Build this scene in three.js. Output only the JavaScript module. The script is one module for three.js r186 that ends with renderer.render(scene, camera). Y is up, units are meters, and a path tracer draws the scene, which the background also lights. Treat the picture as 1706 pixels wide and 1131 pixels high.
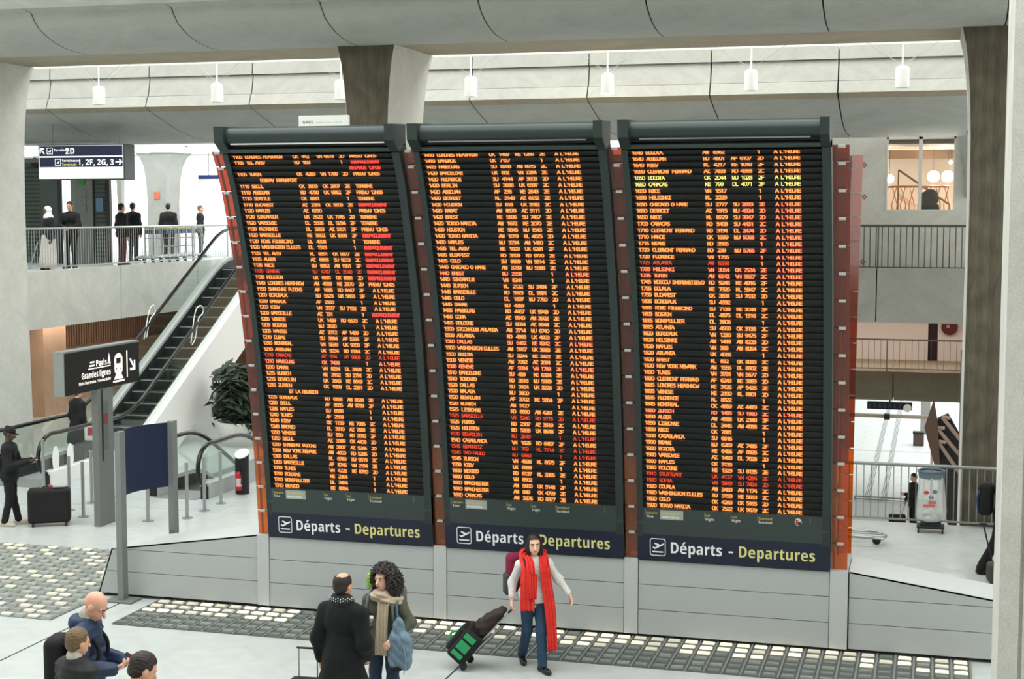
import * as THREE from 'three';
import { mergeGeometries, mergeVertices, toCreasedNormals } from 'three/addons/utils/BufferGeometryUtils.js';
import { RoundedBoxGeometry } from 'three/addons/geometries/RoundedBoxGeometry.js';
import { ConvexGeometry } from 'three/addons/geometries/ConvexGeometry.js';
import { ImprovedNoise } from 'three/addons/math/ImprovedNoise.js';
import { RectAreaLightUniformsLib } from 'three/addons/lights/RectAreaLightUniformsLib.js';

// ---------------------------------------------------------------- camera, sky, daylight, exposure
const scene = new THREE.Scene();
const FOCAL = 2520, CX = 853, CY = 565.5, EYE = 5.5;
const pitch = Math.atan((CY - 352) / FOCAL), yaw = Math.atan((1560 - CX) * Math.cos(pitch) / FOCAL);
const camera = new THREE.PerspectiveCamera(2 * Math.atan(CY / FOCAL) * 180 / Math.PI, 1706 / 1131, 0.1, 400);
camera.position.set(0, EYE, 0);
camera.lookAt(-Math.sin(yaw) * Math.cos(pitch), EYE - Math.sin(pitch), -Math.cos(yaw) * Math.cos(pitch));
scene.add(camera);
const renderer = new THREE.WebGLRenderer();
renderer.toneMapping = THREE.LinearToneMapping;
renderer.toneMappingExposure = 1.06;
renderer.shadowMap.enabled = true;
RectAreaLightUniformsLib.init();
scene.background = new THREE.Color(2.2, 2.25, 2.28);        // overcast sky outside the hall
// daylight through the roof glazing: [name, x0, x1, z0, z1, y, radiance]
const SKYLIGHTS = [
  ['forecourt', -24, 5, -23.5, -7, 13.0, 1.95],
  ['atrium', -27, 5, -35.4, -30.2, 12.6, 2.9],
  ['mezzanine_back', -30, -12, -46, -40, 7.4, 1.6],
];
for (const [n, x0, x1, z0, z1, y, rad] of SKYLIGHTS) {
  const l = new THREE.RectAreaLight(new THREE.Color(1.0, 1.0, 0.985), rad, x1 - x0, z1 - z0);
  l.name = 'skylight_' + n;
  l.position.set((x0 + x1) / 2, y - 0.06, (z0 + z1) / 2);
  l.rotation.x = -Math.PI / 2;
  l.castShadow = true;
  scene.add(l);
}

// ---------------------------------------------------------------- small helpers
const fwv = new THREE.Vector3(-Math.sin(yaw) * Math.cos(pitch), -Math.sin(pitch), -Math.cos(yaw) * Math.cos(pitch));
const rtv = new THREE.Vector3(Math.cos(yaw), 0, -Math.sin(yaw));
const upv = new THREE.Vector3().crossVectors(rtv, fwv);
const ray = (x, y) => fwv.clone().multiplyScalar(FOCAL).addScaledVector(rtv, x - CX).addScaledVector(upv, CY - y);
const gY = (x, y, Y) => { const d = ray(x, y), t = (Y - EYE) / d.y; return new THREE.Vector3(d.x * t, Y, d.z * t); };   // pixel on a level
const gZ = (x, y, Z) => { const d = ray(x, y), t = Z / d.z; return new THREE.Vector3(d.x * t, EYE + d.y * t, Z); };
const gX = (x, y, X) => { const d = ray(x, y), t = X / d.x; return new THREE.Vector3(X, EYE + d.y * t, d.z * t); };
let seed = 12345;
const rnd = () => { seed = (seed * 1664525 + 1013904223) >>> 0; return seed / 4294967296; };
const rr = (a, b) => a + (b - a) * rnd();
const pick = (a) => a[Math.floor(rnd() * a.length)];
const used = new Map();
const numbered = (n) => { const k = used.get(n) || 0; used.set(n, k + 1); return k ? `${n}_${String(k).padStart(3, '0')}` : n; };
const V = (x, y, z) => new THREE.Vector3(x, y, z);
function shade(o) { o.castShadow = true; o.receiveShadow = true; return o; }
function thing(name, label, category, pos = [0, 0, 0], turn = 0, group) {
  const o = new THREE.Group(); o.name = numbered(name); o.position.set(...pos); o.rotation.y = turn;
  o.userData = { label, category }; if (group) o.userData.group = group;
  scene.add(o); return o;
}
function part(name, geo, mat, parent, pos, label) {
  const g = Array.isArray(geo) ? merge(geo) : geo;
  const m = shade(new THREE.Mesh(g, mat)); m.name = name; if (pos) m.position.set(...pos);
  if (label) m.userData.label = label;
  parent.add(m); return m;
}
function solo(name, label, category, geo, mat, pos, turn, group) {
  const m = part(numbered(name), geo, mat, scene, pos); if (turn) m.rotation.y = turn;
  m.userData = { label, category }; if (group) m.userData.group = group; return m;
}
function struct(name, label, geo, mat, category = 'structure') {
  const m = geo ? part(numbered(name), geo, mat, scene) : new THREE.Group();
  if (!geo) { m.name = numbered(name); scene.add(m); }
  m.userData = { label, category, kind: 'structure' }; return m;
}
const clean = (g) => { const o = g.index ? g.toNonIndexed() : g; for (const k of Object.keys(o.attributes)) if (!['position', 'normal', 'uv'].includes(k)) o.deleteAttribute(k); if (!o.attributes.uv) o.setAttribute('uv', new THREE.BufferAttribute(new Float32Array(o.attributes.position.count * 2), 2)); return o; };
const merge = (a) => mergeGeometries(a.map(clean));
const box = (w, h, d, x = 0, y = 0, z = 0) => uvm(new THREE.BoxGeometry(w, h, d).translate(x, y, z));
const bx = (x0, x1, y0, y1, z0, z1) => box(Math.abs(x1 - x0), Math.abs(y1 - y0), Math.abs(z1 - z0), (x0 + x1) / 2, (y0 + y1) / 2, (z0 + z1) / 2);
const rbox = (w, h, d, r = 0.01, x = 0, y = 0, z = 0, s = 2) => new RoundedBoxGeometry(w, h, d, s, Math.min(r, w / 2.05, h / 2.05, d / 2.05)).translate(x, y, z);
const cyl = (r0, r1, h, x = 0, y = 0, z = 0, n = 16) => new THREE.CylinderGeometry(r0, r1, h, n).translate(x, y, z);
function rod(a, b, r, n = 8, r2 = r) {
  const d = b.clone().sub(a), g = new THREE.CylinderGeometry(r2, r, d.length(), n);
  g.applyQuaternion(new THREE.Quaternion().setFromUnitVectors(V(0, 1, 0), d.clone().normalize()));
  return g.translate((a.x + b.x) / 2, (a.y + b.y) / 2, (a.z + b.z) / 2);
}
const tube = (pts, r, n = 40, m = 8, closed = false) => new THREE.TubeGeometry(new THREE.CatmullRomCurve3(pts, closed, 'centripetal'), n, r, m, closed);
function uvm(g) {                                           // box-projected uv in metres
  g = g.index ? g.toNonIndexed() : g;
  const p = g.attributes.position, n = g.attributes.normal, uv = new Float32Array(p.count * 2);
  for (let i = 0; i < p.count; i++) {
    const ax = Math.abs(n.getX(i)), ay = Math.abs(n.getY(i)), az = Math.abs(n.getZ(i));
    const [u, v] = ay >= ax && ay >= az ? [p.getX(i), p.getZ(i)] : ax >= az ? [p.getZ(i), p.getY(i)] : [p.getX(i), p.getY(i)];
    uv[2 * i] = u; uv[2 * i + 1] = v;
  }
  g.setAttribute('uv', new THREE.BufferAttribute(uv, 2)); return g;
}
// extrude a closed (z, y) profile along x from x0 to x1
function profX(pts, x0, x1) {
  const s = new THREE.Shape(pts.map(([z, y]) => new THREE.Vector2(-z, y)));
  const g = new THREE.ExtrudeGeometry(s, { depth: x1 - x0, bevelEnabled: false, steps: 1 });
  g.rotateY(Math.PI / 2).translate(x0, 0, 0);               // shape x (-z) -> world z, depth -> world x
  return uvm(toCreasedNormals(g, 0.5));
}
// extrude an (x, y) outline along z from z0 (back) to z1 (front)
function profZ(pts, z0, z1) {
  const g = new THREE.ExtrudeGeometry(new THREE.Shape(pts.map(([x, y]) => new THREE.Vector2(x, y))), { depth: z1 - z0, bevelEnabled: false });
  return uvm(g.translate(0, 0, z0));
}
function loft(sections, caps = true) {                      // sections: [[Vector3...]...] of equal length rings
  const pos = [], idx = [], n = sections[0].length;
  for (const s of sections) for (const p of s) pos.push(p.x, p.y, p.z);
  for (let i = 0; i < sections.length - 1; i++) for (let j = 0; j < n; j++) {
    const a = i * n + j, b = i * n + (j + 1) % n, c = a + n, d = b + n; idx.push(a, b, d, a, d, c);
  }
  if (caps) for (const [o, f] of [[0, 1], [(sections.length - 1) * n, 0]]) for (let j = 1; j < n - 1; j++) f ? idx.push(o, o + j + 1, o + j) : idx.push(o, o + j, o + j + 1);
  const g = new THREE.BufferGeometry(); g.setAttribute('position', new THREE.Float32BufferAttribute(pos, 3)); g.setIndex(idx);
  g.computeVertexNormals(); return g;
}

// ---------------------------------------------------------------- procedural textures and materials
const perlin = new ImprovedNoise();
function noiseTex(size, metres, fn, srgb = true) {
  const d = new Uint8Array(size * size * 4);
  for (let y = 0; y < size; y++) for (let x = 0; x < size; x++) {
    const c = fn(x / size, y / size), i = 4 * (y * size + x);
    for (let k = 0; k < 3; k++) d[i + k] = Math.max(0, Math.min(255, (Array.isArray(c) ? c[k] : c) * 255));
    d[i + 3] = 255;
  }
  const t = new THREE.DataTexture(d, size, size); t.wrapS = t.wrapT = THREE.RepeatWrapping; t.magFilter = THREE.LinearFilter; t.minFilter = THREE.LinearMipmapLinearFilter; t.generateMipmaps = true;
  if (srgb) t.colorSpace = THREE.SRGBColorSpace;
  t.repeat.set(1 / metres, 1 / metres); t.needsUpdate = true; return t;
}
// periodic noise so that repeats do not show a seam
const pn = (u, v, f, s) => { const a = u * 6.28318, b = v * 6.28318, r = f / 6.28318; return perlin.noise(Math.cos(a) * r + s, Math.sin(a) * r + Math.cos(b) * r * 1.3, Math.sin(b) * r + s * 1.7); };
const concreteTex = noiseTex(512, 4, (u, v) => { const n = 0.92 + 0.04 * pn(u, v, 6, 3) + 0.03 * pn(u, v, 24, 9) + 0.09 * (rnd() - 0.5); return [n, n, n * 0.985]; });
const boardTex = noiseTex(512, 2.4, (u, v) => { const k = Math.floor(u * 24), n = 0.84 + 0.04 * Math.sin(k * 12.9898 + Math.sin(k) * 4) + 0.12 * pn(u, v, 8, 5) + 0.1 * pn(u * 6 % 1, v, 10, 2) + 0.12 * (rnd() - 0.5); return [n, n * 0.985, n * 0.93]; });
const floorTex = noiseTex(512, 1.6, (u, v) => { const n = 0.93 + 0.04 * pn(u, v, 8, 1) + 0.09 * (rnd() - 0.5); return [n * 0.985, n, n * 0.995]; });
const metalTex = noiseTex(256, 0.5, () => { const n = 0.9 + 0.13 * (rnd() - 0.5); return [n, n, n]; });
const clothTex = noiseTex(256, 0.3, (u, v) => { const n = 0.88 + 0.1 * pn(u, v, 14, 4) + 0.14 * (rnd() - 0.5); return [n, n, n]; });
const std = (color, rough = 0.6, o = {}) => new THREE.MeshStandardMaterial({ color, roughness: rough, ...o });
const M = {
  concrete: std('#b0b2ad', 0.85, { map: concreteTex }),
  concreteLight: std('#d3d4cf', 0.85, { map: concreteTex }),
  concreteWarm: std('#a79c88', 0.85, { map: concreteTex }),
  concreteShaded: std('#625e52', 0.9, { map: boardTex }),
  joint: std('#3a3a37', 0.95),
  floor: std('#ccd0ce', 0.32, { map: floorTex }),
  floorGrey: std('#c3c9cb', 0.4, { map: floorTex }),
  white: std('#eeeeea', 0.5),
  wallWhite: std('#eeede8', 0.8, { map: concreteTex }),
  beige: std('#c9a98e', 0.8, { map: concreteTex }),
  plinth: std('#c2c8c9', 0.5, { map: metalTex }),
  plinthPost: std('#cfd4d4', 0.5, { map: metalTex }),
  gunmetal: std('#2b3937', 0.45, { metalness: 0.2, map: metalTex }),
  gunmetalDark: std('#1b2423', 0.5),
  ledge: std('#62706d', 0.45, { metalness: 0.25, map: metalTex }),
  steel: std('#a9adab', 0.35, { metalness: 0.75 }),
  steelDull: std('#8c918e', 0.5, { metalness: 0.4 }),
  black: std('#0d0e0f', 0.45),
  rubber: std('#060607', 0.3),
  clip: std('#aeb3b1', 0.5, { metalness: 0.3 }),
  rustGlass: new THREE.MeshPhysicalMaterial({ color: '#bd7257', roughness: 0.25, transmission: 0.88, thickness: 0, ior: 1.5 }),
  orangeGlass: new THREE.MeshPhysicalMaterial({ color: '#eb9a4a', roughness: 0.08, transmission: 0.88, thickness: 0, ior: 1.5 }),
  glass: new THREE.MeshPhysicalMaterial({ color: '#f1f6f4', roughness: 0.03, transmission: 1, thickness: 0, ior: 1.45 }),
  lampWhite: std('#f2f2ef', 0.4),
  navy: std('#0c1c3c', 0.5),
};
M.joint.side = THREE.DoubleSide;
const glow = (color, k, base = '#ffffff') => new THREE.MeshStandardMaterial({ color: base, emissive: color, emissiveIntensity: k, roughness: 0.5 });
// ================================================================ THE SETTING
// ---- ground floor with the escalator well and the opening down to the platforms
const FL = 0;
{
  const f = struct('floor', 'pale polished terrazzo floor of the station hall', [
    bx(-24.5, 4, -0.5, 0, -18.94, 6), bx(-24.5, 4, -0.5, 0, -27.35, -18.94),
    bx(-24.5, -14.55, -0.5, 0, -49, -27.35), bx(-14.55, -13.35, -0.5, 0, -28.0, -27.35), bx(-13.35, -6.2, -0.5, 0, -49, -27.35), bx(-14.55, -13.35, -0.5, 0, -49, -36.4),
  ], M.floor, 'floor');
  // slab joints: shallow dark grooves let into the floor, laid out from the visible one at x = -10.95
  for (const [x, za, zb] of [[-10.95, -19.0, -12], [-5.45, -17.6, -12], [-0.2, -17.6, -10]])
    part('slab_joint', bx(x - 0.012, x + 0.012, -0.01, 0.002, za, zb), M.joint, f);
  part('slab_joint', bx(-16, 4, -0.01, 0.002, -12.1, -12.07), M.joint, f);
}
// grey floor band towards the escalators
struct('floor', 'cool grey stone floor band before the escalators', [bx(-24, -15.6, 0, 0.004, -28, -24.6), bx(-15.6, -12.6, 0, 0.004, -25.9, -24.9)], M.floorGrey, 'floor');

// ---- glass block paving in front of the plinth and beside it
const blockFrame = std('#5b615d', 0.5, { map: metalTex }), blockGlass = [std('#7a817c', 0.2), std('#6d746f', 0.22), std('#878d86', 0.2)];
const blockLit = [glow('#fff3d2', 0.72, '#f4ecd4'), glow('#fff0c8', 0.55, '#f0e8cf'), glow('#fff6dc', 0.12, '#d8d4c0')];  // emission painted in for light coming up through the glass
const blockGeo = (() => { const g = new THREE.BoxGeometry(0.160, 0.022, 0.09); const p = g.attributes.position; for (let i = 0; i < p.count; i++) if (p.getY(i) > 0) { p.setX(i, p.getX(i) * 0.9); p.setZ(i, p.getZ(i) * 0.86); } g.computeVertexNormals(); return g; })();
function paving(label, x0, z0, nx, nz, px, pz, litFn, keep, bed = blockFrame, plain = blockGlass) {
  const t = struct('glass_block_paving', label, null, null, 'paving');
  part('paving_bed', bx(x0, x0 + nx * px, 0, 0.008, z0 - 0, z0 + nz * pz), bed, t);
  const list = [];
  for (let i = 0; i < nx; i++) for (let j = 0; j < nz; j++) { const x = x0 + (i + 0.5) * px, z = z0 + (j + 0.5) * pz; if (keep(x, z)) list.push([x, z, litFn(i, j, x, z)]); }
  list.sort((a, b) => Math.hypot(a[0], a[1]) - Math.hypot(b[0], b[1]));
  const rest = [[], []];
  list.forEach(([x, z, lit], k) => {
    if (k < 296) part(k ? `glass_block_${String(k).padStart(3, '0')}` : 'glass_block', blockGeo, lit ? (lit === 2 ? blockLit[2] : pick(blockLit))   : pick(plain), t, [x, 0.016, z]);
    else rest[lit ? 1 : 0].push(blockGeo.clone().translate(x, 0.016, z));
  });
  rest.forEach((r, i) => { if (r.length) part(i ? 'glass_block_field_lit' : 'glass_block_field', r, i ? blockLit[2] : plain[0], t).userData.kind = 'stuff'; });
  // the steel bars between the columns of blocks
  for (let i = 0; i <= nx; i++) part('grid_bar', bx(x0 + i * px - 0.012, x0 + i * px + 0.012, 0.006, 0.02, z0, z0 + nz * pz), M.steelDull, t);
  return t;
}
paving('steel framed glass block paving with light from below painted in as glow, running along the plinth', -10.48, -18.98, 50, 6, 0.22, 0.222,
  (i, j, x) => (x < -8.3 ? j < 3 : x < -7.0 ? j < 1 && rnd() < 0.3 : j < 2 || (j === 2 && rnd() < 0.55)) && rnd() < 0.95, () => true);
paving('wide field of glass block paving between the plinth and the pillar', -15.6, -21.6, 20, 18, 0.21, 0.222,
  (i, j) => ((i + 2 * j) % 3 !== 0 && rnd() < 0.5 ? 2 : 0), () => true, std('#8b918b', 0.5, { map: metalTex }), [std('#a3a9a2', 0.25), std('#949a94', 0.25), std('#aeb2a8', 0.25)]);

// ---- pillars: waisted concrete shafts flaring out under the beam
function pillar(label, x0, x1, yBase, name = 'concrete_pillar') {
  const t = struct(name, label, null, null, 'pillar');
  const ring = (y, f, a = 0) => [V(x0 - f + a, y, -29.5 - f), V(x1 + f - a, y, -29.5 - f), V(x1 + f - a, y, -27.5 + f * 0.4), V(x0 - f + a, y, -27.5 + f * 0.4)];
  const ys = [[yBase, 0.04], [2, 0.02], [5.5, 0], [6.8, 0.01], [7.5, 0.035], [8.0, 0.075], [8.35, 0.12], [8.66, 0.19]];
  const g = uvm(toCreasedNormals(loft(ys.map(([y, f]) => ring(y, f).reverse())), 0.5));
  part('shaft', g, M.concreteLight, t, null, 'smooth pale concrete shaft');
  // board-marked front of the shaft, its shade painted in as a darker concrete
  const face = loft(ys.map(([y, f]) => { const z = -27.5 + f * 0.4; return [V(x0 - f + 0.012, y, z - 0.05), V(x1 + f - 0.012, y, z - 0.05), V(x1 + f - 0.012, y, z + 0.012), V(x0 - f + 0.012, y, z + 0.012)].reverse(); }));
  part('shaded_front', uvm(toCreasedNormals(face, 0.5)), M.concreteShaded, t, null, 'board-marked concrete face with shade painted into its colour');
  return t;
}
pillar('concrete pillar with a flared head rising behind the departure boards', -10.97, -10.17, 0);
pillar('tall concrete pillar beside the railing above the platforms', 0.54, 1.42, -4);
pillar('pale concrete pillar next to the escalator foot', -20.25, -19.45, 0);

// ---- the near beam, of precast segments with open joints
{
  const t = struct('trim_1', 'curved precast concrete beam carried by the pillars', null, null, 'beam');
  const prof = [[-25.2, 9.3], [-25.57, 9.24], [-25.66, 9.12], [-25.82, 8.98], [-26.05, 8.87], [-26.35, 8.77], [-26.7, 8.7], [-27.05, 8.665], [-27.5, 8.65], [-29.6, 8.66], [-29.6, 9.9], [-25.2, 9.9]];
  const core = prof.map(([z, y]) => [z < -27.4 ? z : z - 0.03, y < 9.4 ? y + 0.03 : y]);
  part('joint_backing', profX(core, -26, 4.0), M.joint, t);
  const js = []; for (let x = -25.45; x < 4.2; x += 2.945) js.push(x);
  for (let i = 0; i < js.length - 1; i++) part('beam_segment', profX(prof.slice(0, 9).concat([[-27.5, 9.3]]), js[i] + 0.014, js[i + 1] - 0.014), M.concrete, t);
  part('soffit_strip', profX([[-27.52, 8.655], [-29.62, 8.665], [-29.62, 9.95], [-27.52, 9.95]], -26, 4), M.concreteWarm, t, null, 'flat soffit strip along the back of the beam');
  part('upper_ledge', profX([[-25.75, 9.26], [-25.1, 9.3], [-24.4, 9.55], [-24.1, 10.4], [-25.75, 10.4]], -26, 4), M.concreteLight, t);
}
// ---- the far girder: parapet bands over a curved soffit
{
  const t = struct('trim_2', 'far precast concrete girder with stepped parapet behind the hanging lamps', null, null, 'girder');
  const js = []; for (let x = -28.6; x < 4.2; x += 2.93) js.push(x);
  const bands = [
    ['parapet_cap', [[-35.8, 9.28], [-35.77, 8.98], [-36.2, 8.98], [-36.2, 9.28]], M.concrete],
    ['parapet_panel', [[-35.84, 8.97], [-35.72, 8.48], [-36.2, 8.48], [-36.2, 8.97]], M.concrete],
    ['parapet_foot', [[-35.68, 8.47], [-35.56, 8.2], [-36.2, 8.2], [-36.2, 8.47]], M.concrete],
    ['soffit_lip', [[-35.58, 8.2], [-35.8, 8.09], [-36.3, 8.09], [-36.3, 8.2]], M.concreteWarm],
    ['soffit_shell', [[-35.84, 8.09], [-36.25, 7.96], [-36.7, 7.84], [-37.3, 7.68], [-38.0, 7.56], [-38.8, 7.48], [-41.2, 7.44], [-41.2, 8.09]], M.concrete],
  ];
  part('joint_backing', profX([[-36.05, 9.2], [-36.05, 8.14], [-36.4, 7.98], [-37.3, 7.72], [-38.8, 7.52], [-41.1, 7.49], [-41.1, 9.2]], -28.6, 4), M.joint, t);
  for (const [n, pr, m] of bands) for (let i = 0; i < js.length - 1; i++) part(n, profX(pr, js[i] + 0.016, js[i + 1] - 0.016), m, t);
}
// ---- roof with the glazed strips (the daylight set at the top comes from these)
{
  const roof = [];
  const cut = (x0, x1, z0, z1, y) => roof.push(bx(x0, x1, y, y + 0.4, z0, z1));
  cut(-31, 8.4, -7, 8, 13.1); cut(-31, -24, -23.5, -7, 13.1); cut(5, 8.4, -23.5, -7, 13.1); cut(-31, 8.4, -30.2, -23.5, 13.1);
  cut(-31, -27, -35.4, -30.2, 13.1); cut(5, 8.4, -35.4, -30.2, 13.1); cut(-31, 8.4, -41.2, -35.4, 13.1);
  roof.push(bx(-31, 8.4, 9.9, 13.1, -29.9, -29.6));
  roof.push(bx(-31, 8.4, 9.2, 13.1, -41.2, -36.6));
  struct('ceiling', 'concrete roof slab with glazed strips', roof, M.wallWhite, 'ceiling');
  for (const [n, x0, x1, z0, z1, y, rad] of SKYLIGHTS) {
    const s = struct('skylight_window', 'long strip of frosted roof glazing', null, null, 'skylight');
    part('light_pane', bx(x0, x1, y, y + 0.04, z0, z1), glow('#ffffff', 1.0), s);
    for (let x = x0; x <= x1 + 0.01; x += (x1 - x0) / 10) part('glazing_bar', bx(x - 0.05, x + 0.05, y - 0.04, y + 0.1, z0, z1), M.white, s);
  }
  struct('wall_left', 'blank side wall of the hall', bx(-31.4, -31, -0.5, 13.5, -49, 8), M.wallWhite, 'wall');
  struct('wall_right', 'blank side wall of the hall', bx(8, 8.4, -4.5, 13.5, -36, 8), M.wallWhite, 'wall');
  struct('wall_back', 'blank wall of the hall', bx(-31, 8.4, -0.5, 13.5, 7.7, 8), M.wallWhite, 'wall');
}
// ---- near pier at the edge of the hall
struct('concrete_pier', 'smooth pale concrete pier with shallow vertical grooves', (() => {
  const a = gZ(1692, 0, -13), x0 = a.x, pts = [[x0, -13.0]];
  const g = [bx(x0, x0 + 0.16, 0, 13.1, -14.2, -13.0), bx(x0 + 0.16, x0 + 0.19, 0, 13.1, -14.2, -13.03), bx(x0 + 0.19, x0 + 1.4, 0, 13.1, -14.2, -13.0)];
  return g;
})(), M.concreteLight, 'pier');

// ---- left mezzanine: slab, parapet face, ceiling, beige wall below
const MEZ = 4.0;
{
  const f = struct('floor', 'mezzanine floor of pale stone', [bx(-31, -21.05, MEZ - 0.4, MEZ, -52, -30.5), bx(-21.05, -15.2, MEZ - 0.4, MEZ, -52, -42.6), bx(-18.7, -15.2, MEZ - 0.4, MEZ, -42.6, -38.4)], M.floorGrey, 'floor');
  const w = struct('trim_3', 'smooth pale concrete edge of the mezzanine', null, null, 'parapet');
  let z = -30.6; for (const l of [1.15, 4.4, 4.4, 2.1]) { part('edge_panel', bx(-21.2, -20.98, 2.64, MEZ + 0.05, z - l + 0.012, z - 0.012), M.concreteLight, w); z -= l; }
  part('edge_backing', bx(-21.3, -21.05, 2.66, MEZ, -42.6, -30.5), M.joint, w);
  part('edge_return', bx(-21, -15.2, 2.64, MEZ + 0.02, -42.65, -42.5), M.concreteLight, w);
  struct('ceiling', 'underside of the mezzanine', bx(-31, -21.3, 2.64, 2.8, -49, -30.5), M.wallWhite, 'ceiling');
  struct('ceiling', 'smooth pale ceiling over the mezzanine', [bx(-31, -12, 7.44, 7.6, -48.5, -41.2)], M.wallWhite, 'ceiling');
  struct('wall_beige', 'beige wall below the mezzanine', [bx(-24.4, -24.2, 0, 2.64, -49, -28), bx(-24.2, -22.9, 0, 2.64, -36.5, -35.4), bx(-24.2, -8, 0, 3.6, -49, -48.8)], M.beige, 'wall');
}
// ground outside the mezzanine doors
struct('ground', 'bright paved forecourt outside the mezzanine doors', bx(-60, 0, 3.3, 3.5, -110, -52), M.white, 'ground');
// ================================================================ DEPARTURE BOARDS
const FR = -18.94;                                            // front plane of the plinth
// board profile (y, z): upright at the foot, leaning out over the hall at the head
const BP = [[1.04, -18.94], [1.7, -18.87], [2.7, -18.74], [3.85, -18.54], [4.55, -18.37], [5.0, -18.22], [5.5, -18.05], [5.9, -17.89], [6.24, -17.7]];
const bcurve = new THREE.CatmullRomCurve3(BP.map(([y, z]) => V(0, y, z)));
bcurve.arcLengthDivisions = 400;
const BLEN = bcurve.getLength();
const bAt = (s) => bcurve.getPointAt(Math.max(0, Math.min(1, s / BLEN)));
const bTan = (s) => bcurve.getTangentAt(Math.max(0, Math.min(1, s / BLEN)));
// a slab following the profile between arc lengths, from offset o0 to o1 along the face normal, x0..x1
function bslab(x0, x1, s0, s1, o0, o1, n = 24, mir = false) {
  const ring = (s) => { const p = bAt(s), t = bTan(s), nz = t.y, ny = -t.z; return [o0, o1].map((o) => [p.y + ny * o, mir ? -38.9 - (p.z + nz * o) : p.z + nz * o]); };
  const secs = []; for (let i = 0; i <= n; i++) { const [[y0, z0], [y1, z1]] = ring(s0 + (s1 - s0) * i / n); const q = [V(x0, y0, z0), V(x1, y0, z0), V(x1, y1, z1), V(x0, y1, z1)]; secs.push(mir ? q : q.reverse()); }
  return uvm(toCreasedNormals(loft(secs), 0.6));
}
const NROW = 56, S_HEAD = 0.69, S_NAVY = 0.30, S_TOP = BLEN - 0.015, ROWP = (S_TOP - S_HEAD) / NROW;
// --- lettering of the flap rows
const CITIES = ['NEW YORK NEWARK', 'MIAMI', 'TORONTO', 'LOS ANGELES', 'MEXICO', 'HANOI', 'BOSTON', 'MONTREAL', 'DETROIT', 'CHICAGO O HARE', 'SEATTLE', 'LISBONNE', 'MADRID', 'NANTES', 'TOULOUSE', 'GENEVE', 'VENISE', 'ROME FIUMICINO', 'BERLIN', 'MUNICH', 'PRAGUE', 'BUDAPEST', 'VARSOVIE', 'ATHENES', 'ISTANBUL', 'TUNIS', 'ALGER', 'CASABLANCA', 'RABAT', 'DAKAR', 'ABIDJAN', 'DOUALA', 'DUBAI', 'DOHA', 'BEYROUTH', 'TEL AVIV', 'LONDRES HEATHROW', 'DUBLIN', 'MANCHESTER', 'OSLO', 'STOCKHOLM ARLANDA', 'COPENHAGUE', 'HELSINKI', 'AMSTERDAM', 'HAMBOURG', 'STUTTGART', 'ZURICH', 'BALE MULHOUSE', 'LYON', 'NICE', 'MARSEILLE', 'BORDEAUX', 'MONTPELLIER', 'CLERMONT FERRAND', 'BREST', 'BIARRITZ', 'PORTO', 'BARCELONE', 'MALAGA', 'NAPLES', 'BOLOGNE', 'TURIN', 'FLORENCE', 'BUCAREST', 'SOFIA', 'KIEV', 'MOSCOU SHEREMETIEVO', 'SHANGHAI PUDONG', 'TOKYO NARITA', 'SEOUL', 'BANGKOK', 'SINGAPOUR', 'WASHINGTON DULLES', 'HOUSTON', 'DALLAS', 'ATLANTA', 'SAN FRANCISCO', 'CARACAS', 'BOGOTA', 'SAO PAULO'];
const AIRL = ['AF', 'DL', 'AZ', 'MU', 'KL', 'UX', 'KE', 'AM', 'OK', 'SU', 'RO', 'VN'];
const W0 = 1024, H0 = 2048, AMBER = '#ff9d42', RED = '#ff2a22', YEL = '#e9cf52', DIM = '#c8321c';
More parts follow.
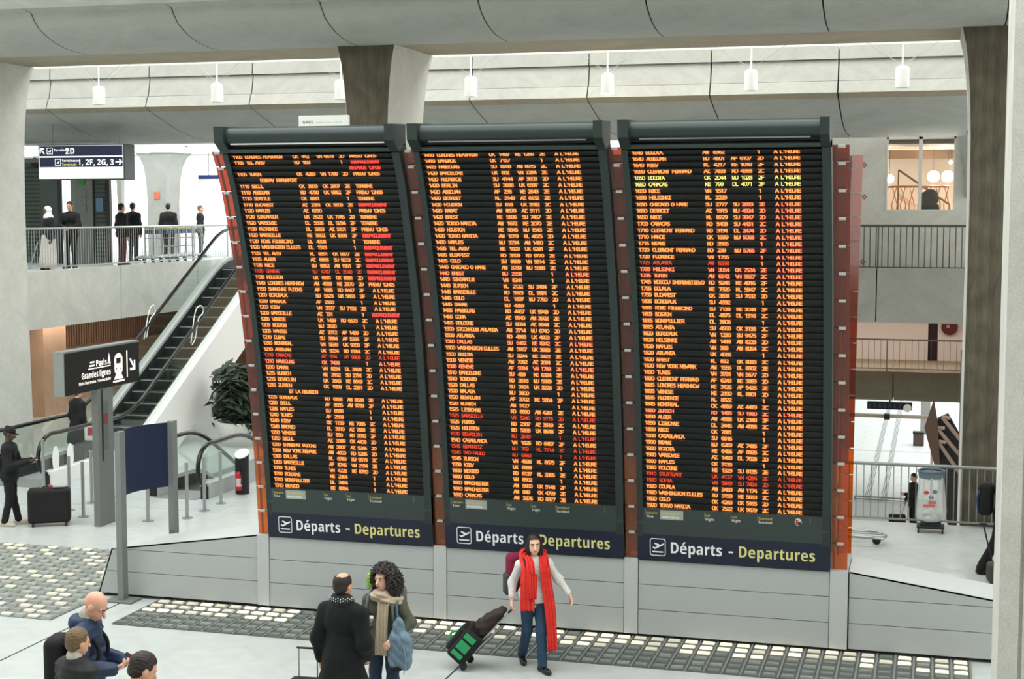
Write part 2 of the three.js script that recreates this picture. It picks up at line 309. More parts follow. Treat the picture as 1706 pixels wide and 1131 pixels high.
function rowCanvas(b) {
  const c = document.createElement('canvas'); c.width = W0; c.height = H0; const g = c.getContext('2d');
  g.fillStyle = '#000'; g.fillRect(0, 0, W0, H0);
  const rh = H0 / (NROW + 1); g.textBaseline = 'middle'; g.textAlign = 'center';
  const cw = 13.6;
  g.lineJoin = 'round';
  const core = { [AMBER]: '#ffa552', [YEL]: '#f6e678', [DIM]: '#e0401f', [RED]: '#ff4a3c' };
  const put = (str, fx, y, col) => { for (const pass of [0, 1]) for (let i = 0; i < str.length; i++) if (str[i] !== ' ') { const x = fx * W0 + (i + 0.5) * cw; if (pass) { g.fillStyle = core[col] || '#ff9a5c'; g.fillText(str[i], x, y); } else { g.strokeStyle = col === AMBER ? '#c8521a' : col === YEL ? '#6f6420' : col === DIM ? '#7a160c' : '#d81c16'; g.lineWidth = col === YEL || col === DIM ? 1 : 4; g.strokeText(str[i], x, y); } } };
  g.font = `bold ${Math.round(rh * 0.92)}px monospace`;
  let h = [11, 14, 16][b], m = [5, 10, 40][b];
  for (let r = 0; r < NROW; r++) {
    const y = (r + 0.56) * rh;
    const time = String(h * 100 + m).padStart(4, '0');
    if (rnd() < 0.36) { m += 5 * (1 + Math.floor(rnd() * 2)); if (m >= 60) { m -= 60; h++; } }
    let col = AMBER, rcol = AMBER, status = "A L'HEURE";
    if (b === 0) {
      if (r === 2) { put('RETARDE 12H05', 0.70, y, RED); continue; }
      if (r === 4) { put('BOMBAY FRANKFORT', 0.125 + 0.05, y, AMBER); continue; }
      if (r < 22) { const red = [1, 8, 13, 15, 16, 17, 18, 19, 20].includes(r); status = red ? 'EMBARQUEMENT' : r % 3 ? 'TERMINE' : 'PREVU 12H05'; rcol = red ? RED : AMBER; }
      if (r === 26) rcol = RED; if (r === 26) status = 'EMBARQUEMENT';
      if (r === 19 || r === 33 || r === 34) col = r === 34 ? '#ff6a3a' : DIM;
      if (r === 39) { put('ET LA REUNION', 0.18, y, AMBER); continue; }
    } else if (b === 1) {
      if ([19, 30, 34].includes(r)) col = rcol = '#ff4a30'; if ([42, 45, 47, 48].includes(r)) col = rcol = DIM;
    } else {
      if (r === 4 || r === 5) col = rcol = YEL; if ([17, 50, 51].includes(r)) col = rcol = DIM; if (r > 7 && r < 20) rcol = '#ff5a42'; if (r === 18 || r === 19 || r === 40) col = '#ff4a38';
    }
    put(time, 0.048, y, col); put(pick(CITIES).slice(0, 19), 0.118, y, col);
    const al = pick(AIRL), codes = rnd() < 0.72;
    put(al, 0.395, y, col); put(String(Math.floor(rr(210, 9400))), 0.445, y, col);
    if (codes) { put(pick(AIRL), 0.53, y, col); put(String(Math.floor(rr(1000, 9900))), 0.572, y, b !== 2 || rcol === AMBER ? col : rcol); }
    put(codes ? '2' + pick(['C', 'D', 'E', 'F']) : '1', 0.655, y, b !== 2 || rcol === AMBER ? col : rcol);
    put(status, status.startsWith('A') ? 0.735 : 0.715, y, rcol === AMBER ? col : rcol);
  }
  // the lamp-dot raster of the characters
  g.fillStyle = 'rgba(0,0,0,0.28)'; for (let x = 0; x < W0; x += 4) g.fillRect(x, 0, 1, H0);
  const t = new THREE.CanvasTexture(c); t.colorSpace = THREE.SRGBColorSpace; return t;
}
function headCanvas(extra) {
  const c = document.createElement('canvas'); c.width = 2048; c.height = 512; const g = c.getContext('2d');
  const hN = 254; g.fillStyle = '#2c3937'; g.fillRect(0, 0, 2048, 512 - hN); g.fillStyle = '#08142e'; g.fillRect(0, 512 - hN, 2048, hN);
  g.textBaseline = 'alphabetic';
  const lab = (x, a, b) => { g.fillStyle = '#8d928c'; g.fillRect(x - 10, 14, 3, 56); g.font = 'bold 34px sans-serif'; g.fillStyle = '#b9a94e'; g.fillText(a, x, 58); g.fillStyle = '#d6dad6'; g.fillText(b, x, 94); };
  lab(100, 'Horaire', 'Time');
  g.fillStyle = '#9aa39d'; g.fillRect(252, 14, 250, 92); g.font = 'bold 34px sans-serif'; g.fillStyle = '#c8b95c'; g.fillText('Destination', 268, 58); g.fillStyle = '#e8ebe8'; g.fillText('Destination', 268, 94);
  lab(738, 'Vol', 'Flight'); lab(1020, 'Vol', 'Flight'); lab(1300, 'Terminal', 'Terminal'); g.fillStyle = '#8d928c'; g.fillRect(1840, 14, 3, 60);
  if (extra) { g.fillStyle = '#d8cfc6'; g.beginPath(); g.arc(1716, 60, 36, 0, 7); g.fill(); g.fillStyle = '#a2452f'; g.fillRect(1690, 40, 26, 48); g.fillStyle = '#3b2a26'; g.fillRect(1716, 58, 30, 34); }
  const y = 512 - hN / 2;
  g.strokeStyle = '#eef0f2'; g.lineWidth = 9; g.beginPath(); g.roundRect(140, y - 84, 164, 164, 22); g.stroke();
  g.fillStyle = '#eef0f2'; g.fillRect(164, y + 38, 116, 14);
  g.save(); g.translate(224, y - 16); g.rotate(-0.32); g.beginPath(); g.moveTo(-64, -2); g.lineTo(-50, -6); g.lineTo(-36, 6); g.lineTo(-6, 2); g.lineTo(-34, -34); g.lineTo(-18, -36); g.lineTo(28, -2); g.lineTo(62, -6); g.quadraticCurveTo(76, 2, 62, 10); g.lineTo(-44, 24); g.closePath(); g.fill(); g.restore();
  g.font = 'bold 150px sans-serif'; g.fillText('Départs', 352, y + 50, 600); g.fillRect(985, y - 2, 50, 17);
  g.fillStyle = '#ddd98a'; g.fillText('Departures', 1084, y + 50, 850);
  const t = new THREE.CanvasTexture(c); t.colorSpace = THREE.SRGBColorSpace; return t;
}
const PANX = [[-8.775, -6.385], [-6.205, -3.785], [-3.605, -1.175]];
const boardLabels = ['departure board with bright red status words, standing nearest the escalators', 'middle departure board with another board on each side, behind the red scarf', 'departure board at the end beside the railing and clear rubbish bag'];
PANX.forEach(([x0, x1], b) => {
  const t = thing('departure_board', boardLabels[b], 'departure board', [0, 0, 0], 0, 'departure boards in a row');
  const w = x1 - x0;
  part('casing', bslab(x0, x1, 0.0, BLEN, -0.22, -0.035, 26), M.gunmetal, t);
  for (const [a, c] of [[x0, x0 + 0.075], [x1 - 0.10, x1]]) part('side_frame', bslab(a, c, 0.3, BLEN, -0.03, 0.03, 26), M.gunmetal, t);
  // foot panel with heading strip
  const hm = std('#ffffff', 0.5, { map: headCanvas(b === 2) });
  const hg = bslab(x0, x1, 0, S_HEAD, -0.03, 0.03, 6); { const p = hg.attributes.position, n = hg.attributes.normal, uv = hg.attributes.uv; for (let i = 0; i < p.count; i++) { const f = n.getZ(i) > 0.7; uv.setXY(i, f ? (p.getX(i) - x0) / w : 0.001, f ? (p.getY(i) - 1.04) / (bAt(S_HEAD).y - 1.04) : 0.9); } }
  part('heading_strip', hg, hm, t, null, 'navy strip with white and yellow lettering');
  // flap rows: recessed face carrying the letters under a projecting slat
  const tex = rowCanvas(b), rm = std('#0b1110', 0.6, { emissive: '#ffffff', emissiveMap: tex, emissiveIntensity: 1.6 });
  for (let r = 0; r < NROW; r++) {
    const s1 = S_TOP - r * ROWP - (r % 8 === 0 ? 0.008 : 0), s0 = S_TOP - (r + 1) * ROWP, sl = s0 + (s1 - s0) * 0.80;
    const P = (s, o) => { const p = bAt(s), tt = bTan(s); return [p.y - tt.z * o, p.z + tt.y * o]; };
    const q = [P(s0, -0.02), P(sl, -0.02), P(sl, 0.014), P(s1 - 0.003, 0.016), P(s1 - 0.003, -0.03)];
    const xa = x0 + 0.075, xb = x1 - 0.10, pos = [], uv = [];
    const rh = 1 / (NROW + 1), v1 = 1 - r * rh, v0 = 1 - (r + 1) * rh;
    const quad = (A, B, face) => { const vs = [[xa, A], [xb, A], [xb, B], [xa, A], [xb, B], [xa, B]]; vs.forEach(([x, [y, z]], i) => { pos.push(x, y, z); const isB = [0, 0, 1, 0, 1, 1][i]; uv.push(face ? (x - x0) / w : 0.002, face ? (isB ? v1 - 0.06 * rh : v0 + 0.02 * rh) : 0.002); }); };
    quad(q[0], q[1], true); quad(q[1], q[2], false); quad(q[2], q[3], false); quad(q[3], q[4], false);
    const g = new THREE.BufferGeometry(); g.setAttribute('position', new THREE.Float32BufferAttribute(pos, 3)); g.setAttribute('uv', new THREE.Float32BufferAttribute(uv, 2)); g.computeVertexNormals();
    part('display_row', g, rm, t);
  }
  // head: ledge, tubular lamp housing between two end brackets
  const ht = bAt(BLEN), yT = ht.y, zT = ht.z;
  part('head_ledge', profX([[zT - 0.25, yT + 0.0], [zT + 0.03, yT - 0.005], [zT + 0.10, yT + 0.03], [zT + 0.0, yT + 0.07], [zT - 0.25, yT + 0.07]], x0, x1), M.ledge, t);
  const hx0 = x0 + 0.13, hx1 = x1 - 0.11;
  part('lamp_housing', cyl(0.1, 0.1, hx1 - hx0, 0, 0, 0, 24).rotateZ(Math.PI / 2).translate((hx0 + hx1) / 2, yT + 0.205, zT + 0.1), M.gunmetal, t);
  part('housing_lid', bx(hx0, hx1, yT + 0.285, yT + 0.315, zT - 0.2, zT + 0.12), M.ledge, t);
  part('light_tube', cyl(0.012, 0.012, (hx1 - hx0) * (b === 0 ? 0.96 : 0.9), 0, 0, 0, 10).rotateZ(Math.PI / 2).translate((hx0 + hx1) / 2, yT + 0.105, zT + 0.13), b === 0 ? M.white : M.steelDull, t);
  part('tube_gap', bx(hx0, hx1, yT + 0.07, yT + 0.12, zT - 0.1, zT + 0.05), M.black, t);
  for (const [a, c] of [[x0, x0 + 0.13], [x1 - 0.11, x1]]) part('end_bracket', profX([[zT - 0.22, yT + 0.02], [zT + 0.06, yT], [zT + 0.24, yT + 0.12], [zT + 0.26, yT + 0.32], [zT - 0.22, yT + 0.34]], a, c), M.gunmetal, t);
});
// --- amber glass fins with steel clips between and beside the boards
const FINS = [[-8.955, -8.79, 'amber glass fin at the end of the boards beside the escalators'], [-6.38, -6.21, 'amber glass fin between the boards with red words and the middle board'], [-3.78, -3.61, 'amber glass fin between the middle board and the board by the railing'], [-1.168, -0.965, 'amber glass fin at the end of the boards beside the railing']];
function fin(x0, x1, label, mir) {
  const t = thing('glass_fin', label, 'glass fin', [0, 0, 0], 0, 'amber glass fins of the boards'), N = 16, L = BLEN + 0.12;
  for (let i = 0; i < N; i++) {
    const s0 = Math.min(L * i / N, BLEN), s1 = Math.min(L * (i + 1) / N, BLEN);
    const pn_ = part('pane', bslab(x0 + 0.004, x1 - 0.004, s0 + 0.006, s1 - 0.006, -0.052, -0.044, 2, mir), i < 4 ? M.orangeGlass : M.rustGlass, t);
    const p = bAt(s1), xm = (x0 + x1) / 2 + 0.01, z = mir ? -38.9 - p.z : p.z;
    const c = rbox(0.085, 0.035, 0.05, 0.006); c.translate(xm, p.y, z - (mir ? 0.03 : 0.03)); part('clip', c, M.clip, pn_, null, 'pale steel clip');
  }
  const sp = []; for (let i = 0; i <= 20; i++) { const p = bAt(BLEN * i / 20); sp.push(V(x0 + 0.03, p.y, (mir ? -38.9 - p.z : p.z) - (mir ? -0.12 : 0.12))); }
  part('fin_post', tube(sp, 0.016, 30, 6), M.gunmetalDark, t);
}
FINS.forEach(([a, c, l]) => fin(a, c, l, false));
fin(-1.168, -0.965, 'paler amber glass fin on the rear face of the boards beside the railing', true);
// --- rear face of the boards
{
  const t = thing('leaning_rear_board', 'dark closed back of the leaning departure boards', 'board back');
  for (const [x0, x1] of [[-8.775, -6.3], [-6.29, -3.7], [-3.69, -1.175]]) part('rear_panel', bslab(x0, x1, 0.02, BLEN, -0.12, 0.0, 20, true), M.gunmetal, t);
  part('spine', bx(-8.6, -1.35, 1.045, 6.0, -19.56, -19.34), M.gunmetalDark, t);
}
// --- plinth with panelled front, posts and wedge-shaped wings
{
  const t = thing('board_plinth', 'long grey metal panelled plinth under the departure boards with wedge wings', 'plinth');
  const PX = [-8.96, -8.785, -6.385, -6.205, -3.785, -3.605, -1.175, -0.955];
  part('core', [bx(-8.95, -0.96, 0.06, 1.03, -19.95, FR - 0.03)], M.joint, t);
  part('plinth_top', bx(-8.96, -0.955, 1.02, 1.04, -19.96, FR), M.plinth, t);
  for (let i = 0; i < 8; i += 2) part('post', bx(PX[i], PX[i + 1], 0.05, 1.035, FR - 0.05, FR + 0.012), M.plinthPost, t);
  for (let b = 0; b < 3; b++) for (let r = 0; r < 3; r++) {
    const y0 = 0.05 + r * 0.329, y1 = y0 + 0.321;
    part('panel', bx(PX[2 * b + 1] + 0.008, PX[2 * b + 2] - 0.008, y0, y1, FR - 0.03, FR), M.plinth, t);
  }
  for (const s of [-1, 1]) {
    const xi = s < 0 ? -8.968 : -0.947, L = s < 0 ? 2.5 : 2.6, xo = xi + s * L, dz = 0.03;
    const X = (u) => xi + s * u;
    const topY = (u) => 1.03 - 0.335 * u / (L - 0.25);
    // three front rows: two full, one tapering to a point
    const row = (pts, n = 'wing_panel') => part(n, profZ(s < 0 ? pts.map(([u, y]) => [X(u), y]).reverse() : pts.map(([u, y]) => [X(u), y]), FR - dz - 0.03, FR - dz), M.plinth, t);
    row([[0.008, 0.05], [L, 0.05], [L - 0.1, 0.371], [0.008, 0.371]]);
    row([[0.008, 0.379], [L - 0.103, 0.379], [L - 0.21, 0.695], [0.008, 0.695]]);
    row([[0.008, 0.703], [L - 0.22, 0.703], [0.008, 1.03]]);
    const c = [V(X(0), 0.05, FR - dz - 0.02), V(X(L), 0.05, FR - dz - 0.02), V(X(L), 0.05, -19.6), V(X(0), 0.05, -19.9), V(X(0), 1.0, FR - dz - 0.02), V(X(L - 0.25), 0.685, FR - dz - 0.02), V(X(L - 0.25), 0.685, -19.75), V(X(0), 1.0, -19.9)];
    part('wing_core', uvm(new ConvexGeometry(c)), M.joint, t);
    const tp = [[0, 1.03, FR - dz], [L - 0.22, 0.70, FR - dz], [L - 0.3, 0.71, -19.75], [0, 1.03, -19.92]], hull = [];
    for (const [u, y, z] of tp) hull.push(V(X(u), y, z), V(X(u), y - 0.02, z));
    part('wing_top', uvm(new ConvexGeometry(hull)), M.plinthPost, t);
    const e = []; for (const [u, y, z] of [[L, 0.05, FR - dz], [L - 0.22, 0.70, FR - dz], [L - 0.3, 0.70, -19.75], [L, 0.05, -19.65]]) e.push(V(X(u), y, z), V(X(u - 0.02), y, z));
    part('wing_end', uvm(new ConvexGeometry(e)), M.plinth, t);
  }
}
// ================================================================ RIGHT SIDE: upper wall, concourse, platforms below
const balGeo = {};
function railing(label, a, b, h, spacing, mat, o = {}) {      // a, b: ends on the floor
  const t = thing(o.name || 'railing', label, 'railing', [a.x, a.y, a.z], Math.atan2(-(b.z - a.z), b.x - a.x));
  const L = Math.hypot(b.x - a.x, b.z - a.z), yb = o.low ?? 0.1, r = o.r ?? 0.009;
  part('top_rail', rod(V(0, h, 0), V(L, h, 0), o.rail ?? 0.026, 10), mat, t);
  part('bottom_rail', bx(0, L, yb - 0.015, yb + 0.015, -0.015, 0.015), mat, t);
  const key = `${h}_${yb}_${r}`; balGeo[key] ||= cyl(r, r, h - yb, 0, (h + yb) / 2, 0, 6);
  const n = Math.round(L / spacing);
  for (let i = 1; i < n; i++) part('baluster', balGeo[key], mat, t, [i * L / n, 0, 0]);
  const np = Math.max(1, Math.round(L / 2.2)); for (let i = 0; i <= np; i++) part('post', bx(-0.02, 0.02, 0, h, -0.012, 0.012), mat, t, [i * L / np, 0, 0]);
  return t;
}
const platformWhite = std('#f1f2f0', 0.45, { map: floorTex }), warmWhite = std('#eae0d8', 0.8), brown = std('#5b4436', 0.6), pinkGrey = std('#d8c3b6', 0.75);
{
  // upper storey wall with the window of a lit room
  const zw = -41.7, p = (x, y) => gZ(x, y, zw);
  const a = p(1478, 228), c = p(1590, 351), xr = 3.4, xl = -6.5, yb = 2.6, yt = 7.5;
  const w = struct('wall_upper', 'white wall of the upper storey with a wide window', [bx(xl, a.x, 3.9, yt, zw - 0.2, zw), bx(c.x, xr, 3.9, yt, zw - 0.2, zw), bx(a.x, c.x, a.y, yt, zw - 0.2, zw), bx(a.x, c.x, 3.9, c.y, zw - 0.2, zw)], std('#f6f5f0', 0.8, { map: concreteTex }), 'wall');
  // red diamond stickers
  for (const [x, y] of [[1440, 275], [1440, 328], [1437.5, 436]]) { const q = p(x, y); const g = new THREE.RingGeometry(0.035, 0.075, 4, 1).translate(q.x, q.y, zw + 0.004); part('red_sticker', g, std('#b8402f', 0.6), w, null, 'small red diamond sticker'); }
  const win = struct('window_1', 'two-pane window looking into a warm lit room', null, null, 'window');
  const f = 0.07, m = p(1533, 300).x;
  part('frame', [bx(a.x, c.x, a.y - f, a.y, zw - 0.1, zw + 0.02), bx(a.x, c.x, c.y, c.y + f * 0.5, zw - 0.1, zw + 0.03), bx(a.x, a.x + f * 0.6, c.y, a.y, zw - 0.1, zw + 0.02), bx(c.x - f * 0.6, c.x, c.y, a.y, zw - 0.1, zw + 0.02)], M.white, win);
  part('mullion', bx(m - 0.05, m + 0.05, c.y, a.y, zw - 0.1, zw + 0.02), M.white, win);
  part('blind', bx(a.x + 0.04, c.x - 0.04, a.y - 0.2, a.y - 0.07, zw - 0.12, zw - 0.1), M.white, win);
  part('pane', bx(a.x + 0.04, m - 0.05, c.y, a.y - f, zw - 0.06, zw - 0.055), M.glass, win); part('pane', bx(m + 0.05, c.x - 0.04, c.y, a.y - f, zw - 0.06, zw - 0.055), M.glass, win);
  // the room
  const rw = std('#f6f3ee', 0.8), ro = std('#8a7058', 0.7);
  struct('wall_room', 'pale back wall of the lit room', [bx(-5, 3.4, 4, 7.6, -47.2, -47), bx(3.2, 3.4, 4, 7.6, -47, -41.9), bx(-5.2, -5, 4, 7.6, -47.2, -41.9)], rw, 'wall');
  const rc = struct('ceiling', 'orange brown timber ceiling of the lit room', null, null, 'ceiling');
  for (let i = 0; i < 9; i++) part('ceiling_plank', bx(-5, 3.3, 7.28 - 0.012 * (i % 2), 7.4, -47 + i * 0.58 + 0.02, -47 + (i + 1) * 0.58), ro, rc);
  const bulk = part('bulkhead', bx(-5, 3.3, gZ(1530, 264, -46).y, 7.3, -46.2, -45.9), ro, rc); void bulk;
  struct('floor', 'floor of the lit room', bx(-5, 3.2, 3.9, 4.3, -47, -41.9), pinkGrey, 'floor');
  // room balustrade with leaning bars, and a stair line on the back wall
  const rl = thing('room_balustrade', 'bronze balustrade of crossing bars inside the lit room', 'balustrade'), q0 = gZ(1480, 311, -44), q1 = gZ(1580, 350, -44), bz = std('#9a5f2c', 0.5);
  part('top_rail', rod(V(q0.x, q0.y, -44), V(q1.x, q0.y, -44), 0.03), bz, rl);
  for (let i = 0; i < 15; i++) { const x = q0.x + (q1.x - q0.x) * i / 14, d = i % 2 ? 0.13 : -0.13; part('bar', rod(V(x, q0.y, -44), V(x + d, q0.y - 0.5, -44), 0.013), bz, rl); part('bar', rod(V(x + d, q0.y - 0.5, -44), V(x, 4.0, -44), 0.013), bz, rl); }
  const st = thing('room_staircase', 'dark stair handrail climbing the back wall of the lit room', 'stair'); const s0 = gZ(1497, 283, -46.5), s1 = gZ(1582, 341, -46.5);
  part('handrail', rod(s0, s1, 0.03), brown, st); part('handrail_post', rod(s1, V(s1.x, 4, s1.z), 0.025), brown, st); part('handrail_post', rod(s0, V(s0.x, 4, s0.z), 0.02), brown, st);
  part('stringer', new THREE.BoxGeometry(s0.distanceTo(s1), 0.16, 0.05).rotateZ(Math.atan2(s1.y - s0.y, s1.x - s0.x)).translate((s0.x + s1.x) / 2, (s0.y + s1.y) / 2 - 0.75, -46.6), pinkGrey, st);
  for (const [x, y, r, z] of [[1482, 298, 0.13, -45], [1555, 294, 0.17, -44.8], [1579, 294, 0.17, -44.8], [1584, 270, 0.06, -45]]) {
    const q = gZ(x, y, z), l = thing('globe_lamp', 'glowing round globe lamp hanging in the lit room', 'lamp', [q.x, q.y, z], 0, 'globe lamps in the lit room');
    part('globe', new THREE.SphereGeometry(r, 20, 14), glow('#fff0e0', 1.6), l); part('cord', rod(V(0, r, 0), V(0, 7.28 - q.y, 0), 0.006, 6), M.black, l);
    const pl = new THREE.PointLight('#fff3e6', r > 0.1 ? 15 : 2, 0, 2); pl.castShadow = true; l.add(pl); pl.position.set(0, -0.0, r + 0.05);
  }
  // guard rail of slats and the concrete edge below
  const ra = gZ(1418, 447, -41.0), rb = gZ(1612, 447, -41.0);
  const sr = railing('dark guard rail of upright slats before the white upper wall', V(-6, 4.0, -41.0), V(rb.x, 4.0, -41.0), 1.12, 0.155, std('#55574f', 0.6), { low: 0.03, r: 0.016, rail: 0.035 });
  const e = struct('trim_4', 'plain concrete edge slab below the slatted guard rail', null, null, 'slab edge'), jx = gZ(1460, 480, -40.9).x;
  part('edge_panel', bx(-6.4, jx - 0.015, 2.58, 4.02, -41.3, -40.9), M.concrete, e); part('edge_panel', bx(jx + 0.015, 0.75, 2.58, 4.02, -41.3, -40.9), M.concrete, e); part('edge_panel', bx(0.78, 3.4, 2.58, 4.02, -41.3, -40.9), M.concrete, e);
  part('edge_backing', bx(-6.4, 3.4, 2.6, 3.98, -41.6, -41.0), M.joint, e);
  struct('ceiling', 'underside of the upper storey', bx(-6.4, 3.4, 2.62, 3.9, -53.2, -41.3), pinkGrey, 'ceiling');
  // curved concrete haunch at the end of the white wall
  const hx = gZ(1597, 230, -41.4).x, he = gZ(1612, 230, -41.4).x; const pts = [[hx, 7.5]]; for (let i = 0; i <= 8; i++) { const u = i / 8; pts.push([hx + (he - hx) * Math.sin(u * 1.4), 7.45 - 1.6 * u]); } pts.push([he + 0.6, 5.85], [he + 0.6, 7.5]);
  struct('trim_5', 'curved concrete haunch at the end of the upper wall', profZ(pts.reverse(), -41.68, -41.4), M.concrete, 'haunch');
}
{
  // concourse across the opening at ground level
  const YC = gZ(1500, 621, -49).y, YB = gZ(1500, 671, -49).y;
  struct('floor', 'far concourse floor slab with a rounded concrete edge', [bx(-6.2, 2.2, YC - 0.3, YC, -53.2, -49.1)], pinkGrey, 'floor');
  const e = struct('trim_6', 'rounded concrete edge of the far concourse', null, null, 'slab edge'), jx = gZ(1488, 640, -49).x;
  const pr = [[-49, 0.03], [-48.95, -0.1], [-48.9, -0.35], [-48.94, -0.6], [-49.1, -0.82], [-49.4, -0.98], [-53, -1.0], [-53, 0.03]].map(([z, y]) => [z, YC + y * (YC - YB)]);
  part('edge_segment', profX(pr, -8, jx - 0.015), M.concreteWarm, e); part('edge_segment', profX(pr, jx + 0.015, 1.0), M.concreteWarm, e);
  railing('thin railing along the far concourse edge', V(-6, YC + 0.02, -49.05), V(0.9, YC + 0.02, -49.05), 1.02, 0.19, std('#a59488', 0.5), { r: 0.008 });
  struct('wall_concourse', 'pale pinkish wall behind the far concourse', [bx(-6.4, gZ(1546, 570, -53).x, YC, 2.7, -53.2, -53), bx(gZ(1562, 570, -53).x, 3.4, YC, 2.7, -53.2, -53)], warmWhite, 'wall');
  struct('door_1', 'dark doorway in the pinkish concourse wall', bx(gZ(1546, 570, -53).x, gZ(1562, 570, -53).x, YC, 2.7, -53.35, -53.15), std('#2b1713', 0.6), 'door');
  const q = gZ(1582, 545, -52.8), h = thing('hose_reel', 'round dark red fire hose reel on the pinkish wall', 'hose reel', [q.x, q.y, -52.98]);
  part('reel_disc', cyl(0.27, 0.27, 0.1, 0, 0, 0, 28).rotateX(Math.PI / 2).translate(0, 0, 0.1), std('#5e1410', 0.5), h); part('hub', cyl(0.06, 0.06, 0.05, 0, 0, 0, 14).rotateX(Math.PI / 2).translate(-0.05, 0.02, 0.17), std('#b98f86', 0.5), h); part('bracket', bx(-0.05, 0.05, -0.2, 0.2, 0, 0.06), M.black, h);
}
{ // unseen warm strip added under the concourse ceiling to brighten the far wall
  const t = thing('added_fill_light', 'added warm fill strip under the concourse ceiling', 'light', [-2, 2.6, -50.6]); part('added_light_panel', bx(-4, 4, -0.06, 0, -0.15, 0.15), glow('#fff0e2', 1.2), t);
  const l = new THREE.RectAreaLight('#fff1e8', 12, 8, 0.3); l.position.set(0, -0.08, 0); l.rotation.x = -Math.PI / 2; l.castShadow = true; t.add(l);
}
{
  // the platforms, one level down, open to the daylight beyond
  const f = struct('floor', 'very pale platform floor one level below with long drain grilles', bx(-40, 12, -4.5, -4, -125, -27.4), platformWhite, 'floor');
  const track = std('#7d7f7c', 0.6);
  for (const x of [gY(1444, 832, -4).x, gY(1472, 832, -4).x]) for (const d of [-0.07, -0.02, 0.03, 0.08]) part('drain_slot', bx(x + d - 0.011, x + d + 0.011, -4.0, -3.994, -85, gY(1450, 832, -4).z), track, f);
  part('drain_cross', bx(gY(1444, 832, -4).x - 0.1, gY(1472, 832, -4).x + 0.12, -4, -3.993, gY(1450, 832, -4).z - 0.15, gY(1450, 832, -4).z + 0.1), track, f);
  part('platform_line', bx(-6, 2, -4, -3.994, gY(1480, 752, -4).z - 0.12, gY(1480, 752, -4).z), std('#b9bab8', 0.6), f);
  struct('wall_shaft', 'concrete wall below the hall floor', [bx(-6.6, -6.2, -4, 0, -49, -27.4), bx(-24, 4, -4, -0.5, -27.4, -27.1)], M.concrete, 'wall');
  struct('wall_shaft', 'concrete side wall down to the platforms', bx(2.2, 2.5, -4, 2.6, -53, -27.4), M.concrete, 'wall');
  railing('low glass-fronted rail on the platform', gY(1424, 832, -4), gY(1640, 846, -4), 0.12, 0.9, std('#b3b3ae', 0.5), { low: 0.04 });
  // hanging display and beam over the platform
  const d0 = gZ(1445, 668, -56), d1 = gZ(1520, 683, -56), d = thing('platform_display', 'long black display hanging under the far concourse', 'display', [(d0.x + d1.x) / 2, (d0.y + d1.y) / 2, -56]);
  part('screen', rbox(d1.x - d0.x, d0.y - d1.y, 0.2, 0.02), M.black, d); for (let i = 0; i < 9; i++) part('screen_cell', box(0.1, 0.16, 0.01, -0.7 + i * 0.175, 0, 0.103), std('#2a3442', 0.3), d); part('hanger', rod(V(0, 0.1, 0), V(0, 2.2, 0), 0.03), M.black, d); part('clock', cyl(0.14, 0.14, 0.08, 0, 0, 0, 24).rotateX(Math.PI / 2).translate(0.62, -0.06, 0.16), M.wallWhite, d);
  const b0 = gZ(1400, 688, -58), b1 = gZ(1556, 699, -58), bm = thing('platform_gantry', 'grey gantry beam with a camera over the white platform', 'gantry'); part('beam', bx(-9, b1.x, b1.y, b0.y, -58.2, -58), M.concreteWarm, bm); part('camera', rbox(0.22, 0.22, 0.3, 0.03, gZ(1478, 695, -57.9).x, gZ(1478, 693, -57.9).y, -57.8), M.black, bm); part('gantry_post', bx(b1.x - 0.1, b1.x, -4, b0.y, -58.2, -58), M.concreteWarm, bm); part('gantry_post', bx(-9, -8.9, -4, b0.y, -58.2, -58), M.concreteWarm, bm);
  const pp = gY(1541, 722, -4), ps = thing('platform_post', 'slim grey post with a pale sign on the platform', 'post', [pp.x, -4, pp.z]); part('shaft', bx(-0.2, 0.2, 0, 1.75, -0.1, 0.1), std('#8f918d', 0.6), ps); part('sign_head', rbox(0.44, 0.5, 0.24, 0.05, 0, 2.0, 0), std('#d9d6c8', 0.6), ps);
  const bb = gY(1530, 742, -4), bo = thing('platform_bin', 'small brown bin on the white platform', 'bin', [bb.x, -4, bb.z]); part('bin_body', rbox(0.42, 0.5, 0.4, 0.03, 0, 0.25, 0), std('#4a3c34', 0.7), bo); part('bin_lid', rbox(0.46, 0.08, 0.44, 0.02, 0, 0.53, 0), M.black, bo);
  // dark stair flight with brown side board rising beside the pillar
  const zs = -38, P2 = (l) => l.map(([x, y]) => { const q = gZ(x, y, zs); return [q.x, q.y]; });
  const sf = thing('stair_flight', 'dark stair flight with brown side board and pale stringers beside the pillar', 'stair');
  part('side_board', profZ(P2([[1556, 664], [1540, 712], [1556, 772], [1566, 772], [1562, 700]]).reverse(), zs, zs + 0.08), brown, sf);
  part('flight', profZ(P2([[1556, 772], [1580, 880], [1582, 930], [1604, 930], [1604, 735], [1580, 692], [1562, 700]]), zs - 0.5, zs - 0.05), std('#231f1d', 0.7), sf);
  for (const [a, b] of [[[1560, 712], [1602, 762]], [[1562, 735], [1600, 790]], [[1570, 695], [1604, 738]]]) { const A = gZ(...a, zs), B = gZ(...b, zs); part('stringer', rod(A, B, 0.05, 8), std('#a08c80', 0.6), sf); part('stringer_end', rod(A, gZ(a[0] + 14, a[1] + 2, zs), 0.05, 8), std('#a08c80', 0.6), sf); }
  const mp = gZ(1603, 700, -33), mo = solo('steel_mullion', 'slim dark steel upright standing beside the concrete pillar', 'mullion', [bx(-0.06, 0.03, 0, 6.6, -0.08, 0.08), bx(0.045, 0.07, 0, 6.6, -0.08, 0.08)], std('#5b5d58', 0.5), [mp.x, -4, -33]); void mo;
}
